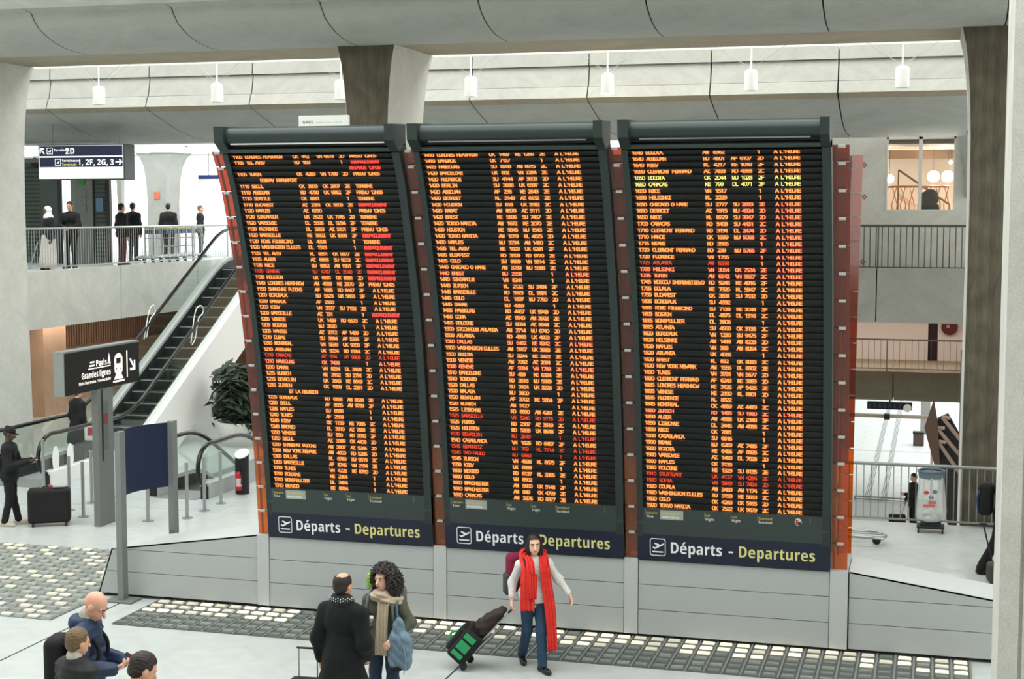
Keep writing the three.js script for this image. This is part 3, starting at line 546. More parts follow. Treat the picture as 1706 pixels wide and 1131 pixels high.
// guard rail above the platforms
const railR = railing('light steel railing above the platforms beside the clear rubbish bag', V(-6, 0, -27.2), V(2.2, 0, -27.2), 1.06, 0.128, M.steelDull, { r: 0.010, low: 0.09, rail: 0.03 });

// ---- hanging lamps
{
  let first = null;
  for (let k = 0; k < 7; k++) {
    const x = -19.63 + k * 3.147, y = 8.29;
    if (!first) {
      first = thing('pendant_lamp', 'white cylindrical pendant lamp hanging before the far girder', 'lamp', [x, y, -33], 0, 'white pendant lamps');
      const pr = [[0, 0.235], [0.09, 0.235], [0.135, 0.2], [0.145, 0.17], [0.145, -0.21], [0.135, -0.215], [0.13, -0.2], [0.125, 0.1]].map(([r, h]) => new THREE.Vector2(r, h));
      part('lamp_shade', new THREE.LatheGeometry(pr, 28), M.lampWhite, first);
      part('lamp_bulb', new THREE.SphereGeometry(0.09, 16, 10).translate(0, -0.1, 0), M.lampWhite, first.children[0]);
      part('stem', rod(V(0, 0.23, 0), V(0.01, 4.3, 0), 0.018, 8), M.lampWhite, first);
      for (const [dx, dz] of [[-1, 0.35], [1, 0.35], [-0.85, -0.4], [0.85, -0.4]]) part('stay_wire', rod(V(0, 0.24, 0), V(dx * 1.1, 0.95, dz), 0.0045, 5), M.steel, first);
    } else {
      const c = first.clone(); c.name = numbered('pendant_lamp'); c.position.set(x, y, -33); c.userData = { ...first.userData }; scene.add(c);
      if (k === 4) {
        c.userData.label = 'white cylindrical pendant lamp with its lamp glowing warm';
        const bulb = c.children[0].children.find((m) => m.name === 'lamp_bulb'); bulb.material = glow('#ffe2c4', 4);
        const l = new THREE.PointLight('#ffd9b8', 6, 0, 2); l.position.set(0, -0.24, 0); l.castShadow = true; c.add(l);
      }
    }
  }
  first.userData.label = 'white cylindrical pendant lamp hanging unlit before the far girder';
  scene.children.filter((o) => o.name.startsWith('pendant_lamp') && !o.userData.label.includes('warm')).forEach((o) => { o.userData.label = first.userData.label; });
}
// ================================================================ LEFT SIDE: escalators, signs, mezzanine
function escalator(o) {                                       // runs along -z from o.z0; path: flat, incline, flat
  const t = thing('escalator', o.label, 'escalator');
  const { xa, xb, z0, zi, rise, flat2 } = o, k = 0.5624 * Math.sign(rise), zt = zi - Math.abs(rise) / 0.5624, ze = zt - flat2;
  const yS = (z) => z > zi ? 0 : z < zt ? rise : (zi - z) * k;   // tread line
  const line = (off, za, zb, n = 26) => { const a = []; for (let i = 0; i <= n; i++) { const z = za + (zb - za) * i / n; let y = 0; for (const d of [-0.5, -0.25, 0, 0.25, 0.5]) y += yS(z + d) / 5; a.push([z, y + off]); } return a; };
  // treads
  const tread = std('#2b3130', 0.5, { map: metalTex }), edge = std('#8f9996', 0.5), rdepth = 0.4, n = Math.floor((z0 - 0.9 - ze) / rdepth);
  for (let i = 0; i < n; i++) {
    const z = z0 - 0.9 - i * rdepth, y = yS(z - rdepth / 2), y1 = yS(z + rdepth / 2);
    const s = part('step', bx(xa + 0.1, xb - 0.1, y - 0.26, y + 0.004, z - rdepth, z), tread, t);
    if (Math.abs(y - y1) > 0.03) part('step_nosing', bx(xa + 0.12, xb - 0.12, y - 0.012, y + 0.008, z - 0.05, z + 0.006), edge, s);
  }
  const hr = (x) => {
    const a = line(1.04, z0 - 0.45, ze + 0.5, 34).map(([z, y]) => V(x, y, z));
    const head = [V(x, 0.22, z0 - 0.42), V(x, 0.34, z0 - 0.14), V(x, 0.55, z0 - 0.02), V(x, 0.78, z0 - 0.06), V(x, 0.95, z0 - 0.2)];
    const tail = [V(x, rise + 0.9, ze + 0.2), V(x, rise + 0.6, ze + 0.02), V(x, rise + 0.3, ze + 0.2)];
    const g = new THREE.TubeGeometry(new THREE.CatmullRomCurve3([...head, ...a, ...tail], false, 'centripetal'), 120, 0.043, 10);
    return g;
  };
  for (const x of [xa, xb]) {
    part('handrail', hr(x), M.rubber, t);
    const top = line(1.0, z0 - 0.2, ze + 0.2), bot = line(0.26, z0 - 0.2, ze + 0.2);
    part('glass_panel', profX([...top, ...bot.reverse()], x - 0.006, x + 0.006), M.glass, t);
    part('deck', profX([...line(0.3, z0 - 0.3, ze), ...line(o.skirtLow ?? -0.1, z0 - 0.3, ze).reverse()], x - 0.1, x + 0.1), x === xa || !o.cladding ? std('#c9cecd', 0.4, { map: metalTex }) : M.white, t);
    part('newel_foot', bx(x - 0.07, x + 0.07, 0, 0.24, z0 - 0.48, z0 - 0.25), M.black, t);
  }
  part('inner_skirt', profX([...line(0.22, z0 - 0.9, ze), ...line(-0.3, z0 - 0.9, ze).reverse()], xa + 0.095, xa + 0.115), tread, t);
  if (o.cladding) part('side_cladding', profX([...line(0.29, zi + 1.2, ze), ...line(-1.05, zi + 1.2, ze).map(([z, y]) => [z, Math.max(0.0, y)]).reverse()], xb + 0.06, xb + 0.14), M.white, t, null, 'white side cladding');
  part('comb_plate', bx(xa + 0.1, xb - 0.1, -0.01, 0.012, z0 - 0.95, z0 - 0.1), M.steelDull, t);
  return t;
}
const escUp = escalator({ label: 'escalator with white side cladding climbing to the mezzanine', xa: -18.3, xb: -17.05, z0: -26.05, zi: -29.7, rise: 4.0, flat2: 1.6, cladding: true });
const escDown = escalator({ label: 'escalator with glass sides going down behind the departure boards', xa: -14.5, xb: -13.4, z0: -25.75, zi: -27.9, rise: -4.0, flat2: 0.4, skirtLow: -0.4 });
{ // decals on the escalator glass: white line figures
  const q = (x, y, X) => gX(x, y, X), w = std('#f4f4f2', 0.6), ln = (t, pts, X) => part('white_decal', tube(pts.map(([x, y]) => q(x, y, X)), 0.013, 20, 6), w, t);
  ln(escUp, [[240, 565], [250, 514], [256, 508], [259, 520], [251, 530], [244, 562]], -18.28);
  ln(escUp, [[318, 571], [327, 515], [336, 509], [339, 520], [331, 530], [325, 565], [320, 574]], -17.03);
  for (const [x, y, X] of [[92, 765, -17.03], [116, 760, -17.03]]) { const a = q(x, y, X); part('white_decal', new THREE.SphereGeometry(0.13, 16, 12).scale(0.04, 2.1, 1).translate(X + 0.015, a.y, a.z), w, escUp); for (const d of [-0.09, 0.09]) part('white_decal', rod(V(X + 0.015, a.y - 0.2, a.z + d * 0.5), V(X + 0.015, a.y - 0.36, a.z + d * 1.5), 0.012, 6), w, escUp); }
  for (const z of [-30.2, -30.6, -31]) part('glass_joint', bx(-13.41, -13.39, 0.3, 1.0, z - 0.01, z + 0.01), M.steelDull, escDown);
  const wp = thing('escalator_placard', 'pair of white notice plates by the escalator head', 'placard', [-17.7, 4.0, -38.75]);
  for (const d of [-0.3, 0.0]) part('plate', rbox(0.22, 0.66, 0.03, 0.01, d, 0.55, 0).rotateX(-0.1), M.white, wp); part('plate_post', [bx(-0.32, -0.28, 0, 0.4, -0.03, 0), bx(-0.02, 0.02, 0, 0.4, -0.03, 0)], M.steelDull, wp);
}
// ---- steel bollard posts on the floor
{
  const spots = [[116, 850, 752], [139, 861, 760], [153, 838, 742], [186, 828, 750], [73, 816, 768], [247, 868, 812], [312, 863, 762], [341, 851, 752], [368, 839, 745]];
  let first; spots.forEach(([x, y, yt], i) => {
    const p = gY(x, y, 0);
    if (!first) { first = thing('steel_post', 'slim brushed steel post on a round base before the escalators', 'post', [p.x, 0, p.z], 0, 'steel posts before the escalators'); part('shaft', cyl(0.032, 0.032, 1.0, 0, 0.5, 0, 14), M.steel, first); part('base_plate', cyl(0.1, 0.1, 0.012, 0, 0.006, 0, 20), M.steelDull, first); part('cap', new THREE.SphereGeometry(0.033, 14, 8).scale(1, 0.4, 1).translate(0, 1.0, 0), M.steelDull, first); }
    else { const c = first.clone(); c.name = numbered('steel_post'); c.position.set(p.x, 0, p.z); c.userData = { ...first.userData }; scene.add(c); }
  });
}
// ---- fire extinguisher stand
{
  const p = gY(404, 822, 0), t = thing('extinguisher_stand', 'black round column with a white sloping top holding a red extinguisher', 'stand', [p.x, 0, p.z]);
  const r = 0.135, g = new THREE.CylinderGeometry(r, r, 0.8, 28, 1, false).translate(0, 0.4, 0), q = g.attributes.position; for (let i = 0; i < q.count; i++) if (q.getY(i) > 0.7) q.setY(i, 0.78 - q.getZ(i) * 0.5); g.computeVertexNormals();
  part('column', toCreasedNormals(g, 0.6), M.black, t);
  const c = cyl(r * 1.04, r * 1.04, 0.02, 0, 0, 0, 28), cq = c.attributes.position; for (let i = 0; i < cq.count; i++) cq.setY(i, cq.getY(i) + 0.79 - cq.getZ(i) * 0.5); part('sloping_top', c, M.white, t);
  const e = thing('fire_extinguisher', 'red fire extinguisher with white print on the black column', 'extinguisher', [p.x + 0.02, 0.1, p.z + r + 0.062]);
  part('cylinder', new THREE.LatheGeometry([[0, 0], [0.055, 0], [0.06, 0.02], [0.06, 0.3], [0.045, 0.35], [0.018, 0.375], [0, 0.375]].map(([a, b]) => new THREE.Vector2(a, b)), 20), std('#b51f22', 0.35), e);
  part('valve', [cyl(0.02, 0.02, 0.05, 0, 0.39, 0), rbox(0.03, 0.02, 0.1, 0.005, 0, 0.42, 0.02)], M.black, e); part('print_label', cyl(0.0605, 0.0605, 0.16, 0, 0.16, 0, 20), std('#d8b9b4', 0.6), e.children[0]); part('hose', tube([V(0.02, 0.4, 0.02), V(0.075, 0.3, 0.03), V(0.07, 0.12, 0.03)], 0.01, 14, 6), M.black, e);
}
// ---- train sign on a flat steel post
{
  const X = -13.95, t = thing('train_sign', 'black illuminated train sign with an arrow on a flat grey post', 'sign', [X, 0, -23.4]);
  const y0 = 2.41, y1 = 3.14, za = 1.25, zb = -1.22;
  part('box', [bx(-0.2, 0, y0, y1, zb, za), bx(-0.21, 0.005, y1, y1 + 0.02, zb, za + 0.005)], M.steelDull, t);
  const c = document.createElement('canvas'); c.width = 1024; c.height = 310; const g = c.getContext('2d'); g.fillStyle = '#000'; g.fillRect(0, 0, 1024, 310);
  g.fillStyle = '#fff'; g.textAlign = 'right'; g.font = 'bold 64px sans-serif'; g.fillText('Paris', 560, 132); g.fillRect(330, 90, 60, 12); g.fillRect(318, 116, 72, 12); g.beginPath(); g.moveTo(590, 42); g.lineTo(612, 132); g.lineTo(598, 132); g.lineTo(590, 112); g.lineTo(582, 132); g.lineTo(568, 132); g.closePath(); g.fill(); g.fillRect(300, 140, 310, 8);
  g.font = 'bold 66px sans-serif'; g.fillText('Grandes lignes', 612, 212, 400); g.font = 'bold 30px sans-serif'; g.fillText('Main line trains / Fernverkehr', 612, 254, 540);
  g.beginPath(); g.roundRect(664, 62, 116, 168, 50); g.fill(); g.fillStyle = '#000'; g.fillRect(690, 96, 64, 44); g.fillRect(686, 176, 16, 10); g.fillRect(742, 176, 16, 10); g.fillStyle = '#fff'; g.beginPath(); g.moveTo(680, 226); g.lineTo(764, 226); g.lineTo(790, 262); g.lineTo(654, 262); g.closePath(); g.fill(); g.fillRect(640, 270, 164, 14);
  g.fillRect(838, 50, 14, 210); g.lineWidth = 20; g.strokeStyle = '#fff'; g.beginPath(); g.moveTo(890, 120); g.lineTo(955, 200); g.moveTo(955, 135); g.lineTo(955, 203); g.lineTo(888, 203); g.stroke();
  const tx = new THREE.CanvasTexture(c); tx.colorSpace = THREE.SRGBColorSpace;
  const face = new THREE.PlaneGeometry(za - zb - 0.02, y1 - y0 - 0.02).rotateY(Math.PI / 2).translate(0.008, (y0 + y1) / 2, (za + zb) / 2);
  part('lit_sign_face', face, new THREE.MeshStandardMaterial({ color: '#030303', roughness: 0.8, emissive: '#fff4e8', emissiveMap: tx, emissiveIntensity: 1.6 }), t);
  const pa = gY(157, 877, 0), pb = gY(185, 868, 0);
  part('post', bx(-0.12, 0.0, 0, y0, -0.28, 0.22), std('#7d817e', 0.5, { metalness: 0.2, map: metalTex }), t);
  for (let i = 0; i < 4; i++) part('pictogram_plate', bx(0.0, 0.012, 1.35 + i * 0.22, 1.53 + i * 0.22, -0.1, 0.06), i === 2 ? std('#7d2f2a', 0.6) : std('#5b605d', 0.6), t);
  part('cable_duct', bx(0.0, 0.014, 1.15, 2.41, 0.07, 0.1), M.gunmetalDark, t);
}
// ---- curved blue panel between two steel posts
{
  const a = V(-10.97, 0, -18.78), b = V(-10.8, 0, -19.98), t = thing('blue_panel_sign', 'blank curved dark blue panel between two tall grey steel posts', 'sign', [a.x, 0, a.z]);
  const bl = b.clone().sub(a); 
  part('post', bx(-0.045, 0.045, 0.01, 2.42, -0.07, 0.07), std('#8a908e', 0.5, { metalness: 0.25, map: metalTex }), t);
  part('post', bx(-0.045 + bl.x, 0.045 + bl.x, 0.01, 2.42, -0.07 + bl.z, 0.07 + bl.z), std('#8a908e', 0.5, { metalness: 0.25, map: metalTex }), t);
  part('base_plate', rbox(0.42, 0.03, 0.3, 0.005, 0, 0.015, 0), std('#77807d', 0.5, { map: metalTex }), t);
  const secs = []; for (let i = 0; i <= 14; i++) { const u = i / 14, x = bl.x * u - 0.22 * Math.sin(Math.PI * u), z = bl.z * u; secs.push([V(x - 0.012, 1.45, z), V(x + 0.012, 1.45, z), V(x + 0.012, 2.4, z), V(x - 0.012, 2.4, z)]); }
  part('blue_panel', toCreasedNormals(loft(secs.map((s) => s.reverse())), 0.6), std('#0b2246', 0.7, { map: metalTex, side: THREE.DoubleSide }), t, null, 'dark blue curved panel');
}
// ---- leafy plant in a tub by the escalators
{
  const t = thing('potted_plant', 'dark leafy indoor plant under the white escalator', 'plant', [-15.75, 0, gY(380, 738, 0).z]);
  part('tub', new THREE.LatheGeometry([[0, 0], [0.5, 0], [0.6, 0.55], [0.55, 0.55], [0.5, 0.45], [0, 0.45]].map(([a, b]) => new THREE.Vector2(a, b)), 24), M.wallWhite, t);
  const lg = new THREE.BufferGeometry(); lg.setAttribute('position', new THREE.Float32BufferAttribute([0, 0, 0, -0.05, 0.02, 0.18, 0.05, 0.02, 0.18, 0, -0.06, 0.42], 3)); lg.setIndex([0, 1, 2, 1, 3, 2]); lg.computeVertexNormals();
  const leaves = []; for (let i = 0; i < 1500; i++) { const a = rnd() * 6.283, r = Math.sqrt(rnd()) * 0.78, h = 0.5 + rnd() * 1.45 * (1 - 0.25 * r); const m = new THREE.Matrix4().compose(V(r * Math.cos(a), h, r * Math.sin(a) * 0.7), new THREE.Quaternion().setFromEuler(new THREE.Euler(rr(-0.6, 0.9), a + rr(-0.8, 0.8), rr(-0.4, 0.4))), V(1, 1, 1).multiplyScalar(rr(0.6, 1.2))); leaves.push(lg.clone().applyMatrix4(m)); }
  part('foliage', leaves, std('#2c3a2a', 0.6, { side: THREE.DoubleSide }), t).userData.kind = 'stuff';
  for (let i = 0; i < 7; i++) { const a = i * 0.9; part('stem', rod(V(0.2 * Math.cos(a), 0.4, 0.2 * Math.sin(a)), V(0.6 * Math.cos(a), 1.6, 0.4 * Math.sin(a)), 0.02), brown, t); }
}
// ---- mezzanine: railing, lift kiosk, signs, columns
const zRail0 = -31.3, mezX = -21.02;
railing('steel railing of thin upright bars on the mezzanine edge', V(mezX, MEZ + 0.05, zRail0), V(mezX, MEZ + 0.05, -42.6), 1.03, 0.115, M.steel, { r: 0.008, low: 0.08, rail: 0.03 });
railing('short railing beside the head of the escalator', V(-21, MEZ, -42.6), V(-18.7, MEZ, -42.6), 1.03, 0.115, M.steel, { r: 0.008, low: 0.08, rail: 0.03 });
{
  const zk = -38.5, P3 = (x, y) => gZ(x, y, zk), t = thing('lift_kiosk', 'grey glazed lift enclosure with perforated side panels on the mezzanine', 'lift');
  const xa = P3(38, 300).x - 1, xb = P3(184, 300).x, top = 6.9, perf = std('#4f5d5a', 0.5), grey = std('#6f7775', 0.5, { map: metalTex });
  const col = (x0, x1, m, n, z = zk) => part(n, bx(P3(x0, 300).x, P3(x1, 300).x, MEZ, top, z - 0.12, z), m, t);
  part('back_wall', bx(P3(90, 300).x, P3(136, 300).x, MEZ, top, zk - 0.9, zk - 0.85), std('#b7c4c2', 0.5), t); part('roof', bx(xa, xb, top, top + 0.12, zk - 0.9, zk + 0.05), grey, t);
  col(20, 66, perf, 'perforated_panel', zk - 0.4); col(66, 99, std('#3f4b4a', 0.35), 'dark_panel'); col(126, 155, std('#868a86', 0.5, { map: metalTex }), 'call_panel', zk + 0.05); col(157, 176, perf, 'perforated_panel'); col(176, 183, M.black, 'corner_post', zk + 0.04); col(96, 100, M.black, 'corner_post', zk + 0.03); col(153, 157, M.black, 'corner_post', zk + 0.03);
  for (let i = 0; i < 22; i++) { const y = MEZ + 0.2 + i * 0.12; part('louvre', bx(P3(21, 300).x, P3(65, 300).x, y, y + 0.045, zk - 0.4, zk - 0.37), std('#2d3836', 0.6), t); part('louvre', bx(P3(158, 300).x, P3(175, 300).x, y, y + 0.045, zk, zk + 0.03), std('#2d3836', 0.6), t); }
  const gq = P3(138, 303); part('green_sign', rbox(0.2, 0.2, 0.03, 0.02, gq.x, gq.y, zk + 0.06), std('#1f8a43', 0.5), t, null, 'small green running-man sign');
  for (let i = 0; i < 3; i++) part('call_button_plate', rbox(0.16, 0.2, 0.02, 0.01, P3(141, 300).x, P3(141, 322 + i * 13).y, zk + 0.06), std('#767a76', 0.5), t);
  part('notice', bx(P3(160, 300).x, P3(172, 300).x, P3(160, 352).y, P3(160, 330).y, zk + 0.03, zk + 0.04), std('#5f86a0', 0.5), t);
  part('round_speaker', cyl(0.14, 0.14, 0.06, 0, 0, 0, 20).rotateX(Math.PI / 2).translate(P3(47, 270).x, P3(47, 270).y, zk - 0.35), M.black, t);
  part('glass_front', bx(P3(100, 300).x, P3(126, 300).x, MEZ, top, zk - 0.08, zk - 0.07), M.glass, t);
}
{ // lightbox sign over the mezzanine
  const zs = -36.4, a = gZ(64, 243, zs), b = gZ(206, 297, zs), t = thing('terminal_sign', 'illuminated navy and white terminal direction sign hanging over the mezzanine', 'sign', [(a.x + b.x) / 2, (a.y + b.y) / 2, zs]), w = b.x - a.x, h = a.y - b.y;
  part('sign_box', rbox(w + 0.06, h + 0.06, 0.55, 0.02, 0, 0, -0.285), std('#3b4442', 0.5), t);
  const c = document.createElement('canvas'); c.width = 1024; c.height = 384; const g = c.getContext('2d'); g.fillStyle = '#fffdf8'; g.fillRect(0, 0, 1024, 384); g.fillStyle = '#0b1634'; g.fillRect(8, 4, 1010, 118); g.fillRect(8, 138, 1010, 112);
  const plane = (x, y) => { g.strokeStyle = '#fff'; g.lineWidth = 7; g.strokeRect(x, y, 66, 70); g.fillStyle = '#fff'; g.beginPath(); g.moveTo(x + 10, y + 46); g.lineTo(x + 54, y + 18); g.lineTo(x + 44, y + 52); g.closePath(); g.fill(); };
  g.strokeStyle = '#fff'; g.lineWidth = 15; g.beginPath(); g.moveTo(72, 96); g.lineTo(24, 36); g.moveTo(22, 88); g.lineTo(22, 34); g.lineTo(72, 34); g.stroke();
  plane(104, 26); g.fillStyle = '#fff'; g.font = 'bold 40px sans-serif'; g.fillText('Terminal', 184, 66); g.font = 'bold 96px sans-serif'; g.fillText('2D', 326, 98);
  plane(202, 158); g.font = 'bold 38px sans-serif'; g.fillText('Terminaux', 282, 188); g.fillStyle = '#d9cf57'; g.fillText('Terminals', 282, 234); g.fillStyle = '#fff'; g.font = 'bold 92px sans-serif'; g.fillText('1, 2F, 2G, 3', 474, 228, 440); g.strokeStyle = '#fff'; g.lineWidth = 15; g.beginPath(); g.moveTo(930, 194); g.lineTo(1002, 194); g.moveTo(976, 164); g.lineTo(1006, 194); g.lineTo(976, 226); g.stroke();
  g.fillStyle = '#d9cbb8'; g.fillRect(232, 290, 40, 6); g.fillRect(232, 316, 30, 6); g.fillStyle = '#888'; g.fillRect(1000, 292, 8, 14);
  const tx = new THREE.CanvasTexture(c); tx.colorSpace = THREE.SRGBColorSpace;
  part('lit_sign_face', new THREE.PlaneGeometry(w, h).translate(0, 0, 0.003), new THREE.MeshStandardMaterial({ color: '#111111', map: tx, emissive: '#ffffff', emissiveMap: tx, emissiveIntensity: 1.25, roughness: 0.4 }), t);
  for (const s of [-0.4, 0.4]) part('hanger', rod(V(s * w, h / 2, -0.28), V(s * w, 7.88 - (a.y + b.y) / 2, -0.28), 0.02), M.steelDull, t);
}
{ // white station sign behind the boards
  const zs = -23, a = gZ(497, 193, zs), b = gZ(581, 222, zs), t = thing('station_sign', 'white plate with small grey lettering standing up behind the boards', 'sign', [(a.x + b.x) / 2, 0, zs]), w = b.x - a.x, h = a.y - b.y, yc = (a.y + b.y) / 2;
  const c = document.createElement('canvas'); c.width = 512; c.height = 190; const g = c.getContext('2d'); g.fillStyle = '#c6c7c1'; g.fillRect(0, 0, 512, 190); g.fillStyle = '#3c3f3c'; g.font = 'bold 44px sans-serif'; g.fillText('GARE', 38, 82); g.font = '24px sans-serif'; g.fillStyle = '#6b6e6a'; g.fillText('Railway station / Estación', 180, 80, 300); g.fillText('1, 2 à l’étage inférieur', 52, 128, 240);
  const tx = new THREE.CanvasTexture(c); tx.colorSpace = THREE.SRGBColorSpace;
  part('plate', rbox(w, h, 0.05, 0.008, 0, yc, -0.03), std('#d0d1cb', 0.6), t); part('print', new THREE.PlaneGeometry(w - 0.02, h - 0.02).translate(0, yc, 0), std('#ffffff', 0.6, { map: tx }), t);
  for (const s of [-0.35, 0.35]) part('post', rod(V(s * w, 0, -0.06), V(s * w, yc + h / 2, -0.06), 0.03), M.steelDull, t);
}
function mezColumn(px0, px1, z, label, k = 1, dp = 0.8) {                      // flared column at the back of the mezzanine
  const a = gZ(px0, 400, z).x, b = gZ(px1, 400, z).x, t = struct('concrete_column', label, null, null, 'column');
  const ys = [[MEZ, 0], [5.8, 0], [6.5, 0.05], [6.95, 0.16], [7.25, 0.34], [7.45, 0.62]];
  const g = loft(ys.map(([y, f]) => [V(a - f * k, y, z - dp - f * k), V(b + f * k, y, z - dp - f * k), V(b + f * k, y, z + f * 0.5 * k), V(a - f * k, y, z + f * 0.5 * k)].reverse()));
  part('shaft', uvm(toCreasedNormals(g, 0.5)), M.concrete, t);
  return t;
}
const mc = mezColumn(247, 278, -44.5, 'flared concrete column before the bright mezzanine doors', 0.6, 0.9);
{ const q = gZ(259, 326, -44.4); part('red_notice', bx(q.x - 0.1, q.x + 0.1, q.y - 0.12, q.y + 0.12, -44.49, -44.47), std('#c96a4e', 0.6), mc, null, 'small red notice'); }
mezColumn(197, 204, -50, 'slim concrete column at the edge of the bright doors', 0.25, 0.2);
{ const q = gZ(348, 299, -46), t = thing('hanging_sign', 'small navy and white hanging sign before the bright doors', 'sign', [q.x, q.y, -46]); part('plate', rbox(0.75, 0.3, 0.06, 0.01), M.wallWhite, t); part('navy_band', bx(-0.375, 0.375, 0.02, 0.15, 0.03, 0.036), std('#1b2c66', 0.5), t); part('hanger', rod(V(0, 0.15, 0), V(0, 7.44 - q.y, 0), 0.015), M.steelDull, t); }
{ // slatted screen on the beige wall below the mezzanine
  const t = thing('slat_screen', 'brown screen of upright slats on the beige wall under the mezzanine', 'screen', [-24.15, 1.55, -46.5]);
  const n = 70; for (let i = 0; i < n; i++) part('slat', bx(0, 0.04, 0, 1.0, i * 0.135, i * 0.135 + 0.05), std('#8a6a55', 0.7), t); part('rail', [bx(0, 0.05, 0, 0.05, 0, n * 0.135), bx(0, 0.05, 0.97, 1.02, 0, n * 0.135)], std('#7a5c48', 0.7), t);
}
// ---- nested luggage trolleys on the mezzanine
function trolley(label, pos, turn, group) {
  const t = thing('luggage_trolley', label, 'luggage trolley', pos, turn, group), s = M.steel;
  for (const z of [-0.26, 0.26]) part('side_frame', tube([V(-0.42, 0.98, z), V(-0.4, 0.6, z), V(-0.36, 0.2, z), V(0.0, 0.17, z), V(0.48, 0.15, z)], 0.02, 24, 6), s, t);
  part('base_rack', tube([V(-0.36, 0.19, -0.24), V(0.3, 0.17, -0.26), V(0.5, 0.15, -0.14), V(0.5, 0.15, 0.14), V(0.3, 0.17, 0.26), V(-0.36, 0.19, 0.24)], 0.024, 30, 6), s, t);
  for (const z of [-0.1, 0.1]) part('rack_bar', rod(V(-0.36, 0.18, z), V(0.46, 0.155, z), 0.015, 6), s, t);
  for (const y of [0.45, 0.7]) part('back_bar', rod(V(-0.385, y, -0.26), V(-0.385, y, 0.26), 0.01, 6), s, t);
  part('handle', rod(V(-0.44, 1.0, -0.28), V(-0.44, 1.0, 0.28), 0.022, 10), std('#c6b63c', 0.5), t); part('basket', rbox(0.16, 0.14, 0.42, 0.02, -0.33, 0.9, 0), std('#3f5f86', 0.5), t);
  for (const [x, z] of [[-0.3, -0.27], [-0.3, 0.27], [0.38, 0]]) part('wheel', cyl(0.07, 0.07, 0.04, 0, 0, 0, 16).rotateX(Math.PI / 2).translate(x, 0.07, z), M.black, t);
  return t;
}
for (let i = 0; i < 6; i++) { const q = gX(245 + i * 14, 440, -22.3); trolley('steel luggage trolley with a yellow handle, nested in a row behind the mezzanine railing', [-22.2, MEZ, gX(240, 440, -22.2).z - 0.3 - i * 0.5], -Math.PI / 2 + 0.15, 'nested trolleys on the mezzanine'); }
trolley('steel luggage trolley standing by the end of the boards near the railing', [gY(1452, 907, 0).x - 0.3, 0, gY(1452, 907, 0).z], 0.1);
// ---- clear rubbish bag on a wheeled stand
{
  const p = gY(1550, 884, 0), t = thing('rubbish_bag_stand', 'clear plastic rubbish bag hung from a ring on a wheeled stand', 'rubbish bag', [p.x, 0, p.z + 0.1]);
  part('base', [rbox(0.46, 0.05, 0.3, 0.015, 0, 0.1, 0)], M.black, t); part('base_hump', rbox(0.36, 0.08, 0.26, 0.03, 0, 0.14, 0), M.black, t);
  for (const [x, z] of [[-0.2, 0.12], [0.2, 0.12], [-0.2, -0.12], [0.2, -0.12]]) part('castor', cyl(0.04, 0.04, 0.03, 0, 0, 0, 12).rotateZ(Math.PI / 2).translate(x, 0.04, z), M.black, t);
  part('ring', new THREE.TorusGeometry(0.22, 0.022, 10, 32).rotateX(Math.PI / 2).translate(0, 1.06, 0), std('#4c5c66', 0.5), t); part('ring_band', cyl(0.225, 0.215, 0.09, 0, 0.99, 0, 32), new THREE.MeshPhysicalMaterial({ color: '#7d92a0', roughness: 0.3, transmission: 0.5, thickness: 0, side: THREE.DoubleSide }), t);
  part('pole', rod(V(0, 0.1, -0.2), V(0, 1.06, -0.22), 0.02), M.steelDull, t);
  const pr = [[0.205, 0.98], [0.22, 0.8], [0.235, 0.55], [0.25, 0.38], [0.24, 0.25], [0.16, 0.2], [0, 0.19]].map(([a, b]) => new THREE.Vector2(a, b)), g = new THREE.LatheGeometry(pr, 40), q = g.attributes.position;
  for (let i = 0; i < q.count; i++) { const a = Math.atan2(q.getZ(i), q.getX(i)), k = 1 + 0.05 * Math.sin(a * 7 + q.getY(i) * 4) + 0.03 * Math.sin(a * 13); q.setX(i, q.getX(i) * k); q.setZ(i, q.getZ(i) * k); } g.computeVertexNormals();
  part('bag', g, new THREE.MeshPhysicalMaterial({ color: '#eceeed', roughness: 0.25, transmission: 0.6, thickness: 0, side: THREE.DoubleSide }), t, null, 'clear plastic bag');
  for (const [x, y, c] of [[-0.08, 0.72, '#c03a36'], [0.06, 0.74, '#5d6a74'], [0.0, 0.64, '#6d7880']]) part('print_spot', new THREE.SphereGeometry(0.045, 14, 8).scale(1, 0.75, 0.15).translate(x, y, 0.237 - Math.abs(x) * 0.2), std(c, 0.6), t);
  part('red_print', [rbox(0.2, 0.045, 0.006, 0.002, -0.03, 0.5, 0.257), rbox(0.13, 0.05, 0.006, 0.002, 0.02, 0.56, 0.254)], std('#c4605a', 0.6), t);
  for (let i = 0; i < 9; i++) { const a = i * 2.4; part('crumpled_waste', new THREE.IcosahedronGeometry(rr(0.05, 0.08), 0).scale(1, 0.7, 1).translate(0.13 * Math.cos(a), 0.26 + 0.05 * (i % 3), 0.13 * Math.sin(a)), std(pick(['#e8e8e4', '#8f9aa0', '#c9b9a4', '#3d4a52']), 0.7), t); }
}

